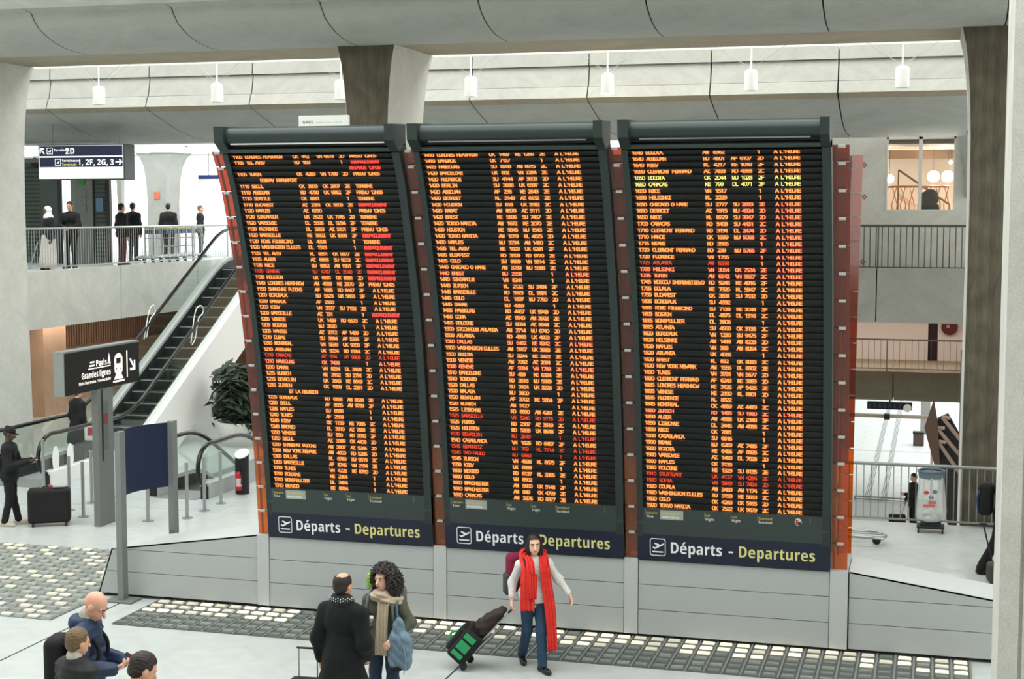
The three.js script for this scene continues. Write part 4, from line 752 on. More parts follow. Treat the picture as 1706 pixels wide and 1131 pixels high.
{ // warm strip added to brighten the wall under the mezzanine, and a bright window beyond the escalators
  const t = thing('added_fill_light', 'added warm fill strip under the mezzanine', 'light', [-22.6, 2.62, -36]); part('added_light_panel', bx(-0.12, 0.12, -0.05, 0, -5, 5), glow('#fff0e2', 1.0), t);
  const l = new THREE.RectAreaLight('#ffe9da', 9, 0.24, 10); l.position.set(0, -0.07, 0); l.rotation.x = -Math.PI / 2; l.castShadow = true; t.add(l);
  const w = struct('window_2', 'bright window in the far wall beyond the escalators', null, null, 'window'), a = gZ(378, 633, -48.7), b = gZ(396, 665, -48.7);
  part('light_pane', bx(a.x, b.x, b.y, a.y, -48.78, -48.74), glow('#ffffff', 1.1), w); part('light_pane', bx(a.x - 0.6, a.x - 0.12, b.y, a.y - 0.1, -48.78, -48.74), glow('#ffffff', 1.1), w); part('frame', [bx(a.x - 0.1, a.x, b.y - 0.1, a.y + 0.1, -48.8, -48.7), bx(b.x, b.x + 0.1, b.y - 0.1, a.y + 0.1, -48.8, -48.7)], M.joint, w);
}
// ================================================================ PEOPLE
// --- distance fields meshed with surface nets
const cap3 = (a, b, ra, rb = ra) => { const ab = b.clone().sub(a), l2 = ab.lengthSq() || 1e-9; return { lo: V(Math.min(a.x - ra, b.x - rb), Math.min(a.y - ra, b.y - rb), Math.min(a.z - ra, b.z - rb)), hi: V(Math.max(a.x + ra, b.x + rb), Math.max(a.y + ra, b.y + rb), Math.max(a.z + ra, b.z + rb)), d: (x, y, z) => { const px = x - a.x, py = y - a.y, pz = z - a.z; let t = (px * ab.x + py * ab.y + pz * ab.z) / l2; t = t < 0 ? 0 : t > 1 ? 1 : t; const qx = px - ab.x * t, qy = py - ab.y * t, qz = pz - ab.z * t; return Math.sqrt(qx * qx + qy * qy + qz * qz) - (ra + (rb - ra) * t); } }; };
const ell3 = (c, r, q) => { const iq = q ? q.clone().invert() : null, m = Math.max(r.x, r.y, r.z), v = V(0, 0, 0); return { lo: V(c.x - m, c.y - m, c.z - m), hi: V(c.x + m, c.y + m, c.z + m), d: (x, y, z) => { v.set(x - c.x, y - c.y, z - c.z); if (iq) v.applyQuaternion(iq); const k0 = Math.sqrt((v.x / r.x) ** 2 + (v.y / r.y) ** 2 + (v.z / r.z) ** 2), k1 = Math.sqrt((v.x / r.x ** 2) ** 2 + (v.y / r.y ** 2) ** 2 + (v.z / r.z ** 2) ** 2); return k1 < 1e-9 ? -Math.min(r.x, r.y, r.z) : k0 * (k0 - 1) / k1; } }; };
const box3 = (c, h, rd, q) => { const iq = q ? q.clone().invert() : null, m = h.length() + rd, v = V(0, 0, 0); return { lo: V(c.x - m, c.y - m, c.z - m), hi: V(c.x + m, c.y + m, c.z + m), d: (x, y, z) => { v.set(x - c.x, y - c.y, z - c.z); if (iq) v.applyQuaternion(iq); const dx = Math.abs(v.x) - h.x + rd, dy = Math.abs(v.y) - h.y + rd, dz = Math.abs(v.z) - h.z + rd; return Math.hypot(Math.max(dx, 0), Math.max(dy, 0), Math.max(dz, 0)) + Math.min(Math.max(dx, dy, dz), 0) - rd; } }; };
function net(prims, cell, k = 0.03, warp, cut) {
  const lo = prims[0].lo.clone(), hi = prims[0].hi.clone(); for (const p of prims) { lo.min(p.lo); hi.max(p.hi); }
  lo.addScalar(-2.5 * cell); hi.addScalar(2.5 * cell);
  const nx = Math.ceil((hi.x - lo.x) / cell) + 1, ny = Math.ceil((hi.y - lo.y) / cell) + 1, nz = Math.ceil((hi.z - lo.z) / cell) + 1, F = new Float32Array(nx * ny * nz).fill(9), pad = k + 2.5 * cell;
  const id = (i, j, l) => i + nx * (j + ny * l);
  for (const p of prims) {
    const a = [(p.lo.x - pad - lo.x) / cell, (p.lo.y - pad - lo.y) / cell, (p.lo.z - pad - lo.z) / cell].map((v) => Math.max(0, Math.floor(v))), b = [(p.hi.x + pad - lo.x) / cell, (p.hi.y + pad - lo.y) / cell, (p.hi.z + pad - lo.z) / cell].map(Math.ceil);
    for (let l = a[2]; l <= Math.min(nz - 1, b[2]); l++) for (let j = a[1]; j <= Math.min(ny - 1, b[1]); j++) for (let i = a[0]; i <= Math.min(nx - 1, b[0]); i++) {
      const q = id(i, j, l), d = p.d(lo.x + i * cell, lo.y + j * cell, lo.z + l * cell), e = F[q], h = Math.max(k - Math.abs(d - e), 0) / k; F[q] = Math.min(d, e) - h * h * k * 0.25;
    }
  }
  if (warp || cut) for (let l = 0; l < nz; l++) for (let j = 0; j < ny; j++) for (let i = 0; i < nx; i++) { const q = id(i, j, l); if (F[q] < 0.2) { const x = lo.x + i * cell, y = lo.y + j * cell, z = lo.z + l * cell; if (warp) F[q] += warp(x, y, z); if (cut) F[q] = Math.max(F[q], cut(x, y, z)); } }
  const vid = new Int32Array(nx * ny * nz).fill(-1), pos = [], idx = [], E = [[0, 1], [0, 2], [0, 4], [1, 3], [1, 5], [2, 3], [2, 6], [3, 7], [4, 5], [4, 6], [5, 7], [6, 7]];
  const c = new Float32Array(8), O = [0, 1, nx, nx + 1, nx * ny, nx * ny + 1, nx * ny + nx, nx * ny + nx + 1];
  for (let l = 0; l < nz - 1; l++) for (let j = 0; j < ny - 1; j++) for (let i = 0, q = id(0, j, l); i < nx - 1; i++, q++) {
    if (F[q] > 3 * cell || F[q] < -3 * cell) continue;
    let m = 0; for (let n = 0; n < 8; n++) { c[n] = F[q + O[n]]; if (c[n] < 0) m |= 1 << n; }
    if (m === 0 || m === 255) continue;
    let sx = 0, sy = 0, sz = 0, n = 0; for (let e = 0; e < 12; e++) { const a = E[e][0], b = E[e][1]; if ((c[a] < 0) !== (c[b] < 0)) { const t = c[a] / (c[a] - c[b]); sx += (a & 1) + ((b & 1) - (a & 1)) * t; sy += ((a >> 1) & 1) + (((b >> 1) & 1) - ((a >> 1) & 1)) * t; sz += (a >> 2) + ((b >> 2) - (a >> 2)) * t; n++; } }
    vid[q] = pos.length / 3; pos.push(lo.x + (i + sx / n) * cell, lo.y + (j + sy / n) * cell, lo.z + (l + sz / n) * cell);
  }
  for (let l = 1; l < nz - 1; l++) for (let j = 1; j < ny - 1; j++) for (let i = 1; i < nx - 1; i++) {
    const q = id(i, j, l), f0 = F[q]; if (f0 > 3 * cell || f0 < -3 * cell) continue;
    const s = f0 < 0, Y = nx, Z = nx * ny;
    const quad = (a, b, c, d) => { if (a < 0 || b < 0 || c < 0 || d < 0) return; if (s) idx.push(a, b, c, a, c, d); else idx.push(a, c, b, a, d, c); };
    if (s !== F[q + 1] < 0) quad(vid[q - Y - Z], vid[q - Z], vid[q], vid[q - Y]);
    if (s !== F[q + Y] < 0) quad(vid[q - 1 - Z], vid[q - 1], vid[q], vid[q - Z]);
    if (s !== F[q + Z] < 0) quad(vid[q - 1 - Y], vid[q - Y], vid[q], vid[q - 1]);
  }
  const g = new THREE.BufferGeometry(); g.setAttribute('position', new THREE.Float32BufferAttribute(pos, 3)); g.setIndex(idx); g.computeVertexNormals(); return uvm(g);
}
const lerp = (a, b, t) => a.clone().lerp(b, t);
const skinA = std('#d9a384', 0.55), skinB = std('#c99a78', 0.55), skinC = std('#e2b59a', 0.55), skinD = std('#6b4a3a', 0.55);
const cloth = (c, r = 0.85) => std(c, r, { map: clothTex });
// hand: palm with four bent fingers and a thumb; dir points from wrist to knuckles, nrm out of the back of the hand, side to the thumb
function handPrims(w, dir, nrm, side, curl = 0.5, s = 1) {
  const d = dir.clone().normalize(), n = nrm.clone().addScaledVector(d, -nrm.dot(d)).normalize(), t = new THREE.Vector3().crossVectors(n, d).multiplyScalar(side), P = [], at = (a, b, c) => w.clone().addScaledVector(d, a * s).addScaledVector(t, b * s).addScaledVector(n, c * s);
  P.push(cap3(at(0, 0, 0), at(0.05, 0.015, 0), 0.024 * s, 0.021 * s), cap3(at(0.02, -0.012, 0), at(0.08, -0.026, 0), 0.018 * s, 0.015 * s), cap3(at(0.02, 0.012, 0), at(0.085, 0.024, 0), 0.019 * s, 0.016 * s), cap3(at(0.04, 0, 0), at(0.085, 0, 0.002), 0.018 * s, 0.016 * s));
  [[0.03, 0.072], [0.01, 0.08], [-0.011, 0.074], [-0.031, 0.058]].forEach(([b, l]) => { let p = at(0.085, b, 0), ang = curl * 0.5; for (let i = 0; i < 3; i++) { const L = l * [0.48, 0.3, 0.24][i]; ang += curl * [0.35, 0.75, 0.5][i]; const q = p.clone().addScaledVector(d, Math.cos(ang) * L * s).addScaledVector(n, -Math.sin(ang) * L * s); P.push(cap3(p, q, (0.0098 - i * 0.0008) * s, (0.0092 - i * 0.0008) * s)); p = q; } });
  const k = at(0.055, 0.047, -0.012); P.push(cap3(at(0.012, 0.018, -0.004), k, 0.015 * s, 0.012 * s), cap3(k, at(0.088, 0.05, -0.026), 0.011 * s, 0.009 * s)); return P;
}
function person(o) {
  const h = o.h, t = thing('person', o.label, 'person', o.pos, o.turn, o.group), J = {};
  const def = { pelvis: V(0, 0.525 * h, 0), waist: V(0, 0.6 * h, 0.005), chest: V(0, 0.72 * h, 0.0), neck: V(0, 0.835 * h, -0.01), head: V(0, 0.93 * h, 0.02), shR: V(-0.106 * h, 0.782 * h, 0), shL: V(0.106 * h, 0.782 * h, 0), elR: V(-0.135 * h, 0.63 * h, -0.02), elL: V(0.135 * h, 0.63 * h, -0.02), wrR: V(-0.135 * h, 0.485 * h, 0.05), wrL: V(0.135 * h, 0.485 * h, 0.05), hpR: V(-0.052 * h, 0.515 * h, 0), hpL: V(0.052 * h, 0.515 * h, 0), knR: V(-0.055 * h, 0.285 * h, 0.015), knL: V(0.055 * h, 0.285 * h, 0.015), anR: V(-0.058 * h, 0.05 * h, -0.01), anL: V(0.058 * h, 0.05 * h, -0.01) };
  for (const k in def) J[k] = o[k] ? V(...o[k]) : def[k];
  const f = (o.female ? 0.92 : 1) * (o.bulk || 1), S = h / 1.75;
  const hy = o.headYaw || 0, hp = o.headPitch || 0, hq = new THREE.Quaternion().setFromEuler(new THREE.Euler(hp, hy, o.headRoll || 0, 'YXZ')), HS = S * (o.headScale || 1.0), hd = (x, y, z) => V(x, y, z).multiplyScalar(HS).applyQuaternion(hq).add(J.head);
  const footDir = (s) => (o['ft' + s] ? V(...o['ft' + s]) : V(s === 'L' ? 0.2 : -0.2, -0.0, 1)).normalize();
  // ---- the body, one surface: trunk and limbs, with finer head and hands merged in
  const torso = (g) => [ell3(lerp(J.chest, J.neck, 0.25), V(0.15 * f * S + g, 0.15 * S + g, 0.105 * f * S + g)), ell3(J.waist, V(0.135 * f * S + g, 0.17 * S + g, 0.098 * f * S + g)), ell3(J.pelvis, V(0.16 * f * S + g, 0.13 * S + g, 0.112 * f * S + g)), cap3(V(0, J.neck.y - 0.055 * S, J.neck.z), J.shR, 0.058 * S + g, 0.046 * S + g), cap3(V(0, J.neck.y - 0.055 * S, J.neck.z), J.shL, 0.058 * S + g, 0.046 * S + g)];
  const arm = (s, g, end = 1) => { const w = end < 1 ? lerp(J['el' + s], J['wr' + s], end) : J['wr' + s]; return [cap3(J['sh' + s], J['el' + s], 0.047 * f * S + g, 0.04 * f * S + g), cap3(J['el' + s], w, 0.04 * f * S + g, 0.028 * S + g)]; };
  const leg = (s, g, gl = g) => [cap3(J['hp' + s], J['kn' + s], 0.085 * f * S + g, 0.056 * S + g), cap3(J['kn' + s], J['an' + s], 0.056 * S + g, 0.04 * S + gl)];
  const foot = (s, g) => { const a = J['an' + s], d = footDir(s), heel = a.clone().addScaledVector(d, -0.045 * S).setY(a.y - 0.05 * h + 0.035 * S), ball = a.clone().addScaledVector(d, 0.12 * S); ball.y = a.y - 0.05 * h + 0.03 * S + (d.y < 0 ? d.y * 0.1 : 0); const toe = ball.clone().addScaledVector(d, 0.055 * S); return [cap3(a.clone().add(V(0, 0.01, 0)), heel, 0.035 * S + g, 0.032 * S + g), cap3(heel, ball, 0.033 * S + g, 0.034 * S + g), cap3(ball, toe, 0.034 * S + g, 0.026 * S + g)]; };
  const neckP = [cap3(J.neck.clone().add(V(0, -0.04, 0)), hd(0, -0.06, -0.015), 0.055 * S * (o.female ? 0.88 : 1), 0.05 * S * (o.female ? 0.85 : 1))];
  const geos = [net([...torso(0), ...arm('R', 0), ...arm('L', 0), ...leg('R', 0), ...leg('L', 0), ...foot('R', -0.004), ...foot('L', -0.004), ...neckP], o.cell || 0.016, 0.04)];
  const el = (c, r) => ell3(hd(...c), V(...r).multiplyScalar(HS), hq);
  const fine = o.detail ?? 1, cc = fine ? 0.013 : 0.02;
  geos.push(net([el([0, 0.025, -0.012], [0.074, 0.09, 0.095]), el([0, -0.035, 0.022], [0.062, 0.072, 0.07]), el([0, -0.085, 0.045], [0.034, 0.026, 0.035]), cap3(hd(0, 0.005, 0.085), hd(0, -0.028, 0.112), 0.008 * HS, 0.014 * HS), el([0, -0.062, 0.083], [0.024, 0.012, 0.012]), el([-0.076, -0.01, -0.005], [0.012, 0.03, 0.02]), el([0.076, -0.01, -0.005], [0.012, 0.03, 0.02]), el([0, 0.022, 0.072], [0.055, 0.014, 0.016]), ...neckP], fine ? 0.006 : 0.012, 0.018));
  for (const s of ['R', 'L']) if (!(o.noHand || '').includes(s)) { const d = o['hd' + s] ? V(...o['hd' + s]) : J['wr' + s].clone().sub(J['el' + s]), n = o['hn' + s] ? V(...o['hn' + s]) : V(s === 'L' ? 1 : -1, 0, 0.1); geos.push(net(handPrims(J['wr' + s], d, n, (o['th' + s] ?? (s === 'L' ? 1 : -1)), o.curl ?? 0.5, S * (o.female ? 0.92 : 1)), fine ? 0.004 : 0.008, 0.008)); }
  part('body', merge(geos), o.skin || skinA, t);
  // face
  if (fine) {
    const dark = std('#1e1613', 0.4), lip = std(o.lip || '#a8594e', 0.5), eyeW = std('#e9e4de', 0.35);
    for (const s of [-1, 1]) { const ey = part('eye', net([el([s * 0.03, 0.004, 0.077], [0.0145, 0.008, 0.01])], 0.0035, 0.002), eyeW, t); part('iris', net([el([s * 0.03, 0.004, 0.0835], [0.0075, 0.0078, 0.006])], 0.003, 0.002), dark, ey); part('eyebrow', net([cap3(hd(s * 0.014, 0.026, 0.089), hd(s * 0.044, 0.028, 0.078), 0.005 * HS)], 0.003, 0.002), std(o.brow || '#2a1d17', 0.8), t); }
    part('lips', net([el([0, -0.061, 0.094], [0.022, 0.0085, 0.007])], 0.003, 0.002), lip, t);
  }
  // clothes
  if (o.pants) part('trousers', net([ell3(J.pelvis, V(0.165 * f * S, 0.125 * S, 0.118 * f * S)), ...leg('R', 0.011, 0.02 + (o.flare || 0)), ...leg('L', 0.011, 0.02 + (o.flare || 0))], cc, 0.03, (x, y, z) => 0.0035 * Math.sin(y * 46 + x * 20) * Math.sin(z * 30 + y * 11)), o.pants, t);
  if (o.shoes) for (const s of ['R', 'L']) part('shoe', net([...foot(s, 0.009)], fine ? 0.009 : 0.014, 0.02), o.shoes, t);
  if (o.top) {
    const g = o.puff || 0.016, hem = o.hem, pr = [...torso(g), ...arm('R', g, o.sleeve || 0.97), ...arm('L', g, o.sleeve || 0.97)];
    if (hem !== undefined) { const b = J.pelvis.clone(); b.y = hem; pr.push(cap3(V(J.pelvis.x - 0.06, J.pelvis.y, J.pelvis.z), V(b.x - 0.075 - (o.skirt || 0), hem + 0.1, b.z + (o.hemz || 0)), 0.105 + g, 0.11 + g + (o.skirt || 0)), cap3(V(J.pelvis.x + 0.06, J.pelvis.y, J.pelvis.z), V(b.x + 0.075 + (o.skirt || 0), hem + 0.1, b.z + (o.hemz || 0)), 0.105 + g, 0.11 + g + (o.skirt || 0))); }
    const quilt = o.quilt || 0;
    part('top', net(pr, cc, 0.045, (x, y, z) => (quilt ? quilt * Math.abs(Math.sin(y * 42)) - quilt * 0.6 : 0.0045 * Math.sin(y * 21 + x * 13 + z * 17) * Math.sin(x * 31 - y * 9)), hem !== undefined ? (x, y) => hem - y : undefined), o.top, t, null, o.topLabel);
    if (o.collar) part('collar', net([cap3(J.neck.clone().add(V(0, -0.02, 0.0)), hd(0, -0.11, -0.02), 0.082 * S, 0.072 * S)], 0.008, 0.02), o.collar, t);
    if (o.hood) part('hood', net([ell3(J.neck.clone().add(V(0, 0.0, -0.09)), V(0.12, 0.085, 0.075)), ell3(J.neck.clone().add(V(-0.07, 0.0, -0.02)), V(0.05, 0.06, 0.09)), ell3(J.neck.clone().add(V(0.07, 0.0, -0.02)), V(0.05, 0.06, 0.09))], 0.011, 0.03), o.hood, t);
  }
  if (o.hair) {
    const st = o.hairStyle || 'short', hm = o.hair, hc = fine ? 0.007 : 0.011;
    const inv = hq.clone().invert(), loc = V(0, 0, 0), L = (x, y, z) => loc.set(x, y, z).sub(J.head).applyQuaternion(inv).multiplyScalar(1 / HS);
    if (st === 'short') part('hair', net([el([0, 0.034, -0.018], [0.083, 0.094, 0.1]), el([0, -0.02, -0.05], [0.07, 0.06, 0.055])], hc, 0.02, (x, y, z) => 0.005 * Math.sin(x * 160 + z * 90) * Math.sin(y * 140 + z * 60), (x, y, z) => { const p = L(x, y, z); return Math.max(p.z * 0.9 - 0.03 - Math.max(0, (p.y - 0.062) * 2.4), -0.075 - p.y + Math.max(0, p.z + 0.03) * 1.6) * HS; }), hm, t);
    if (st === 'balding') part('hair', net([el([0, 0.03, -0.02], [0.082, 0.09, 0.098]), el([0, -0.02, -0.05], [0.07, 0.06, 0.055])], 0.006, 0.02, (x, y, z) => 0.003 * Math.sin(x * 160 + z * 90) * Math.sin(y * 140), (x, y, z) => { const p = L(x, y, z); return Math.max(p.z - 0.03, -0.08 - p.y + Math.max(0, p.z + 0.03) * 1.6, 0.058 - Math.hypot(p.x * 0.95, (p.z + 0.035) * 0.85, (p.y - 0.112) * 0.9)) * HS; }), hm, t);
    if (st === 'long') part('hair', net([el([0, 0.036, -0.016], [0.086, 0.095, 0.103]), el([-0.072, -0.07, -0.015], [0.034, 0.125, 0.055]), el([0.072, -0.07, -0.015], [0.034, 0.125, 0.055]), el([0, -0.07, -0.07], [0.085, 0.12, 0.045])], 0.007, 0.025, (x, y, z) => 0.0025 * Math.sin(x * 210) * Math.sin(z * 170), (x, y, z) => { const p = L(x, y, z); return Math.min(p.z - 0.03 - Math.max(0, (p.y - 0.06) * 2.2), Math.max(0.062 - Math.abs(p.x), p.z - 0.062)) * HS; }), hm, t);
    if (st === 'curly') { const pr = [el([0, 0.06, -0.03], [0.13, 0.105, 0.125]), el([-0.105, -0.02, -0.03], [0.06, 0.12, 0.09]), el([0.125, -0.045, -0.02], [0.08, 0.15, 0.1]), el([0, -0.04, -0.08], [0.14, 0.14, 0.08])]; part('hair', net(pr, 0.008, 0.03, (x, y, z) => 0.022 * Math.sin(x * 105 + Math.sin(y * 70) * 1.6) * Math.sin(y * 98 + Math.sin(z * 60)) * Math.sin(z * 110 + x * 20), (x, y, z) => { const p = L(x, y, z); return Math.max(p.z - 0.05 - Math.max(0, (p.y - 0.062) * 2.4), 0) > 0 && Math.abs(p.x) < 0.076 && p.y < 0.1 ? 0.01 : -1; }), hm, t); }
    if (st === 'cap') { part('hair', net([el([0, 0.0, -0.03], [0.081, 0.07, 0.09])], 0.009, 0.02, null, (x, y, z) => { const p = L(x, y, z); return Math.max(p.z - 0.02, -0.06 - p.y) * HS; }), hm, t); part('cap', net([el([0, 0.06, -0.015], [0.087, 0.072, 0.102]), el([0, 0.035, 0.1], [0.06, 0.012, 0.06]), el([0, 0.1, -0.07], [0.045, 0.035, 0.045])], 0.008, 0.015, null, (x, y, z) => (0.02 - L(x, y, z).y) * HS), o.cap, t); }
    if (st === 'scarf') part('headscarf', net([el([0, 0.03, -0.02], [0.098, 0.112, 0.115]), el([0, -0.09, -0.02], [0.1, 0.1, 0.1]), ell3(J.neck, V(0.15 * S, 0.1, 0.13 * S))], 0.01, 0.03, null, (x, y, z) => { const p = L(x, y, z); return p.z > 0.0 ? 0.06 - Math.hypot(p.x, (p.y + 0.005) * 0.8) : -1; }), hm, t);
  }
  t.userData.J = undefined; delete t.userData.J;
  return { t, J, hd, S };
}
// a hanging strip of cloth along a path, with folds
function drape(path, width, fold, n, thick = 0.012, face = V(0, 0, 1)) {
  const c = new THREE.CatmullRomCurve3(path), secs = [], m = 22;
  for (let i = 0; i <= n; i++) {
    const u = i / n, p = c.getPointAt(u), tg = c.getTangentAt(u), w = (typeof width === 'function' ? width(u) : width), side = new THREE.Vector3().crossVectors(tg, face).normalize(), nn = new THREE.Vector3().crossVectors(side, tg).normalize(), f = [], b = [];
    for (let j = 0; j <= m; j++) { const v = j / m - 0.5, off = fold * Math.sin(v * 22 + u * 3) + fold * 0.5 * Math.sin(v * 41 + u * 7); f.push(p.clone().addScaledVector(side, v * w).addScaledVector(nn, off + thick / 2)); b.push(p.clone().addScaledVector(side, v * w).addScaledVector(nn, off - thick / 2)); }
    secs.push([...f, ...b.reverse()]);
  }
  const g = loft(secs); return uvm(g);
}
const dirTurn = (x, z) => Math.atan2(x, z);
const hairTex = noiseTex(256, 0.12, (u, v) => { const n = 0.75 + 0.2 * pn(u, v, 20, 7) + 0.35 * (rnd() - 0.5); return [n, n, n]; });
const blackCloth = cloth('#0c0d0f'), jeans = cloth('#2c4a68', 0.8), jeansDark = cloth('#22384e', 0.8), blackShoe = std('#0e0e0f', 0.35), blackWool = cloth('#0a0f12', 0.95);
const hairBlack = std('#15110f', 0.5, { map: hairTex }), hairBrown = std('#2e211a', 0.6, { map: hairTex }), hairCurly = std('#231712', 0.6, { map: hairTex }), hairBlond = std('#8d7350', 0.6, { map: hairTex });

// --- woman with the red scarf pulling her case
{
  const P = person({ label: 'woman in white sweater and long red scarf walking past the boards', h: 1.64, female: true, pos: [-4.56, 0, -17.28], turn: 0.5, headScale: 1.1, skin: skinC, brow: '#1a1512', lip: '#b0685c',
    shR: [-0.165, 1.285, 0.01], shL: [0.165, 1.285, 0.0], elR: [-0.25, 1.06, -0.06], wrR: [-0.275, 0.86, 0.02], elL: [0.3, 1.09, 0.03], wrL: [0.42, 0.9, 0.13], hdL: [0.25, -1, 0.25], hnL: [1, 0.3, 0], knR: [-0.075, 0.47, -0.02], anR: [-0.07, 0.1, -0.3], knL: [0.06, 0.48, 0.13], anL: [0.07, 0.085, 0.16], ftR: [-0.1, -0.15, 1], ftL: [0.25, 0.05, 1], headYaw: -0.12, headPitch: 0.06,
    pants: jeans, shoes: blackShoe, top: cloth('#f2f1ee', 0.9), sleeve: 0.78, hem: 0.82, hair: hairBlack, hairStyle: 'long', curl: 0.45 });
  const red = cloth('#e8342c', 0.95), g = [
    drape([V(-0.05, 1.40, -0.08), V(-0.115, 1.41, 0.0), V(-0.105, 1.3, 0.125), V(-0.11, 1.15, 0.16), V(-0.115, 0.95, 0.165), V(-0.12, 0.76, 0.17)], (u) => 0.12 + 0.06 * Math.min(1, u * 1.8), 0.012, 40),
    drape([V(0.05, 1.40, -0.08), V(0.1, 1.41, 0.0), V(0.1, 1.3, 0.125), V(0.115, 1.1, 0.16), V(0.15, 0.8, 0.2), V(0.17, 0.5, 0.22), V(0.18, 0.27, 0.22)], (u) => 0.1 + 0.02 * Math.sin(u * 3) + 0.02 * u, 0.011, 50),
    drape([V(-0.05, 1.2, 0.175), V(-0.06, 1.05, 0.195), V(-0.055, 0.9, 0.19)], 0.1, 0.01, 20),
    drape([V(-0.13, 1.42, 0.0), V(-0.06, 1.43, -0.09), V(0.06, 1.43, -0.09), V(0.13, 1.42, 0.0)], 0.11, 0.006, 20, 0.02, V(0, 1, 0.2)) ];
  part('scarf', g, std('#ff4238', 0.95, { map: clothTex, side: THREE.DoubleSide }), P.t, null, 'long bright red scarf hanging open');
  // backpack
  const w = P.t.localToWorld.bind(P.t); P.t.updateMatrixWorld(true);
  const b = thing('backpack', 'magenta and grey backpack on the back of the woman in red scarf', 'backpack', [P.t.position.x, 0, P.t.position.z], 0.5);
  part('pack', net([box3(V(-0.13, 1.13, -0.26), V(0.15, 0.24, 0.095), 0.07)], 0.012, 0.02), cloth('#8f1a3e'), b); part('side_pocket', net([box3(V(-0.28, 1.0, -0.24), V(0.035, 0.13, 0.08), 0.03), box3(V(-0.13, 1.0, -0.365), V(0.12, 0.12, 0.03), 0.03)], 0.012, 0.02), cloth('#4a4f55'), b);
  for (const s of [-1, 1]) part('strap', tube([V(s * 0.11, 1.34, -0.16), V(s * 0.125, 1.4, -0.02), V(s * 0.135, 1.3, 0.115), V(s * 0.15, 1.05, 0.06), V(s * 0.13, 0.95, -0.17)], 0.014, 24, 6), cloth('#2c2c30'), b);
  // rolling case
  const hand = w(V(-0.285, 0.745, 0.04)), wheel = gY(776, 1112, 0), d = hand.clone().sub(V(wheel.x, 0.04, wheel.z)), L = d.length(), ang = Math.atan2(d.y, Math.hypot(d.x, d.z));
  const c = thing('rolling_case', 'black rolling case with bright green panels pulled by the woman', 'suitcase', [wheel.x, 0.045, wheel.z]); c.rotation.set(0, Math.atan2(-d.z, d.x), ang, 'YXZ');
  const blk = cloth('#101113', 0.8), grn = cloth('#2fae6b', 0.8), BL = L * 0.47;
  part('shell', net([box3(V(BL / 2, 0.14, 0), V(BL / 2, 0.13, 0.19), 0.05)], 0.012, 0.02), blk, c); part('front_pocket', net([box3(V(BL * 0.5, 0.28, 0), V(BL * 0.4, 0.045, 0.16), 0.035)], 0.012, 0.02), blk, c);
  for (const [x0, x1, zz] of [[0.08, 0.16, 0.0], [0.2, 0.36, 0.0], [0.4, 0.5, 0.0]]) part('green_panel', rbox((x1 - x0) * BL / 0.55, 0.15, 0.012, 0.005, (x0 + x1) / 2 * BL / 0.55, 0.15, 0.19), grn, c);
  part('green_panel', rbox(BL * 0.5, 0.012, 0.22, 0.005, BL * 0.55, 0.326, 0), grn, c); part('green_panel', tube([V(BL * 0.3, 0.31, 0.1), V(BL * 0.5, 0.37, 0.1), V(BL * 0.75, 0.31, 0.1)], 0.014, 16, 6), grn, c);
  for (const z of [-0.12, 0.12]) { part('handle_rod', rod(V(BL - 0.02, 0.03, z * 0.7), V(L - 0.01, 0.0, z * 0.7), 0.009), M.steel, c); part('wheel', cyl(0.045, 0.045, 0.035, 0, 0, 0, 16).rotateX(Math.PI / 2).translate(0.02, 0.0, z * 1.3), M.black, c); }
  part('grip', rod(V(L - 0.01, 0, -0.1), V(L - 0.01, 0, 0.1), 0.014), M.black, c);
  const jk = thing('rolled_jacket', 'dark brown jacket bundled over the handle of the green case', 'jacket', [wheel.x, 0.045, wheel.z]); jk.rotation.copy(c.rotation);
  part('bundle', net([cap3(V(BL + 0.06, 0.12, 0), V(L - 0.07, 0.075, 0.02), 0.105, 0.055), cap3(V(BL + 0.12, 0.14, 0.05), V(L - 0.14, 0.1, 0.05), 0.09, 0.055)], 0.012, 0.04, (x, y, z) => 0.012 * Math.sin(x * 40) * Math.sin(y * 50 + z * 30)), cloth('#33251d', 0.7), jk); part('green_tag', rbox(0.05, 0.05, 0.01, 0.004, BL + 0.14, 0.16, 0.115), std('#3fae4a', 0.6), jk);
}
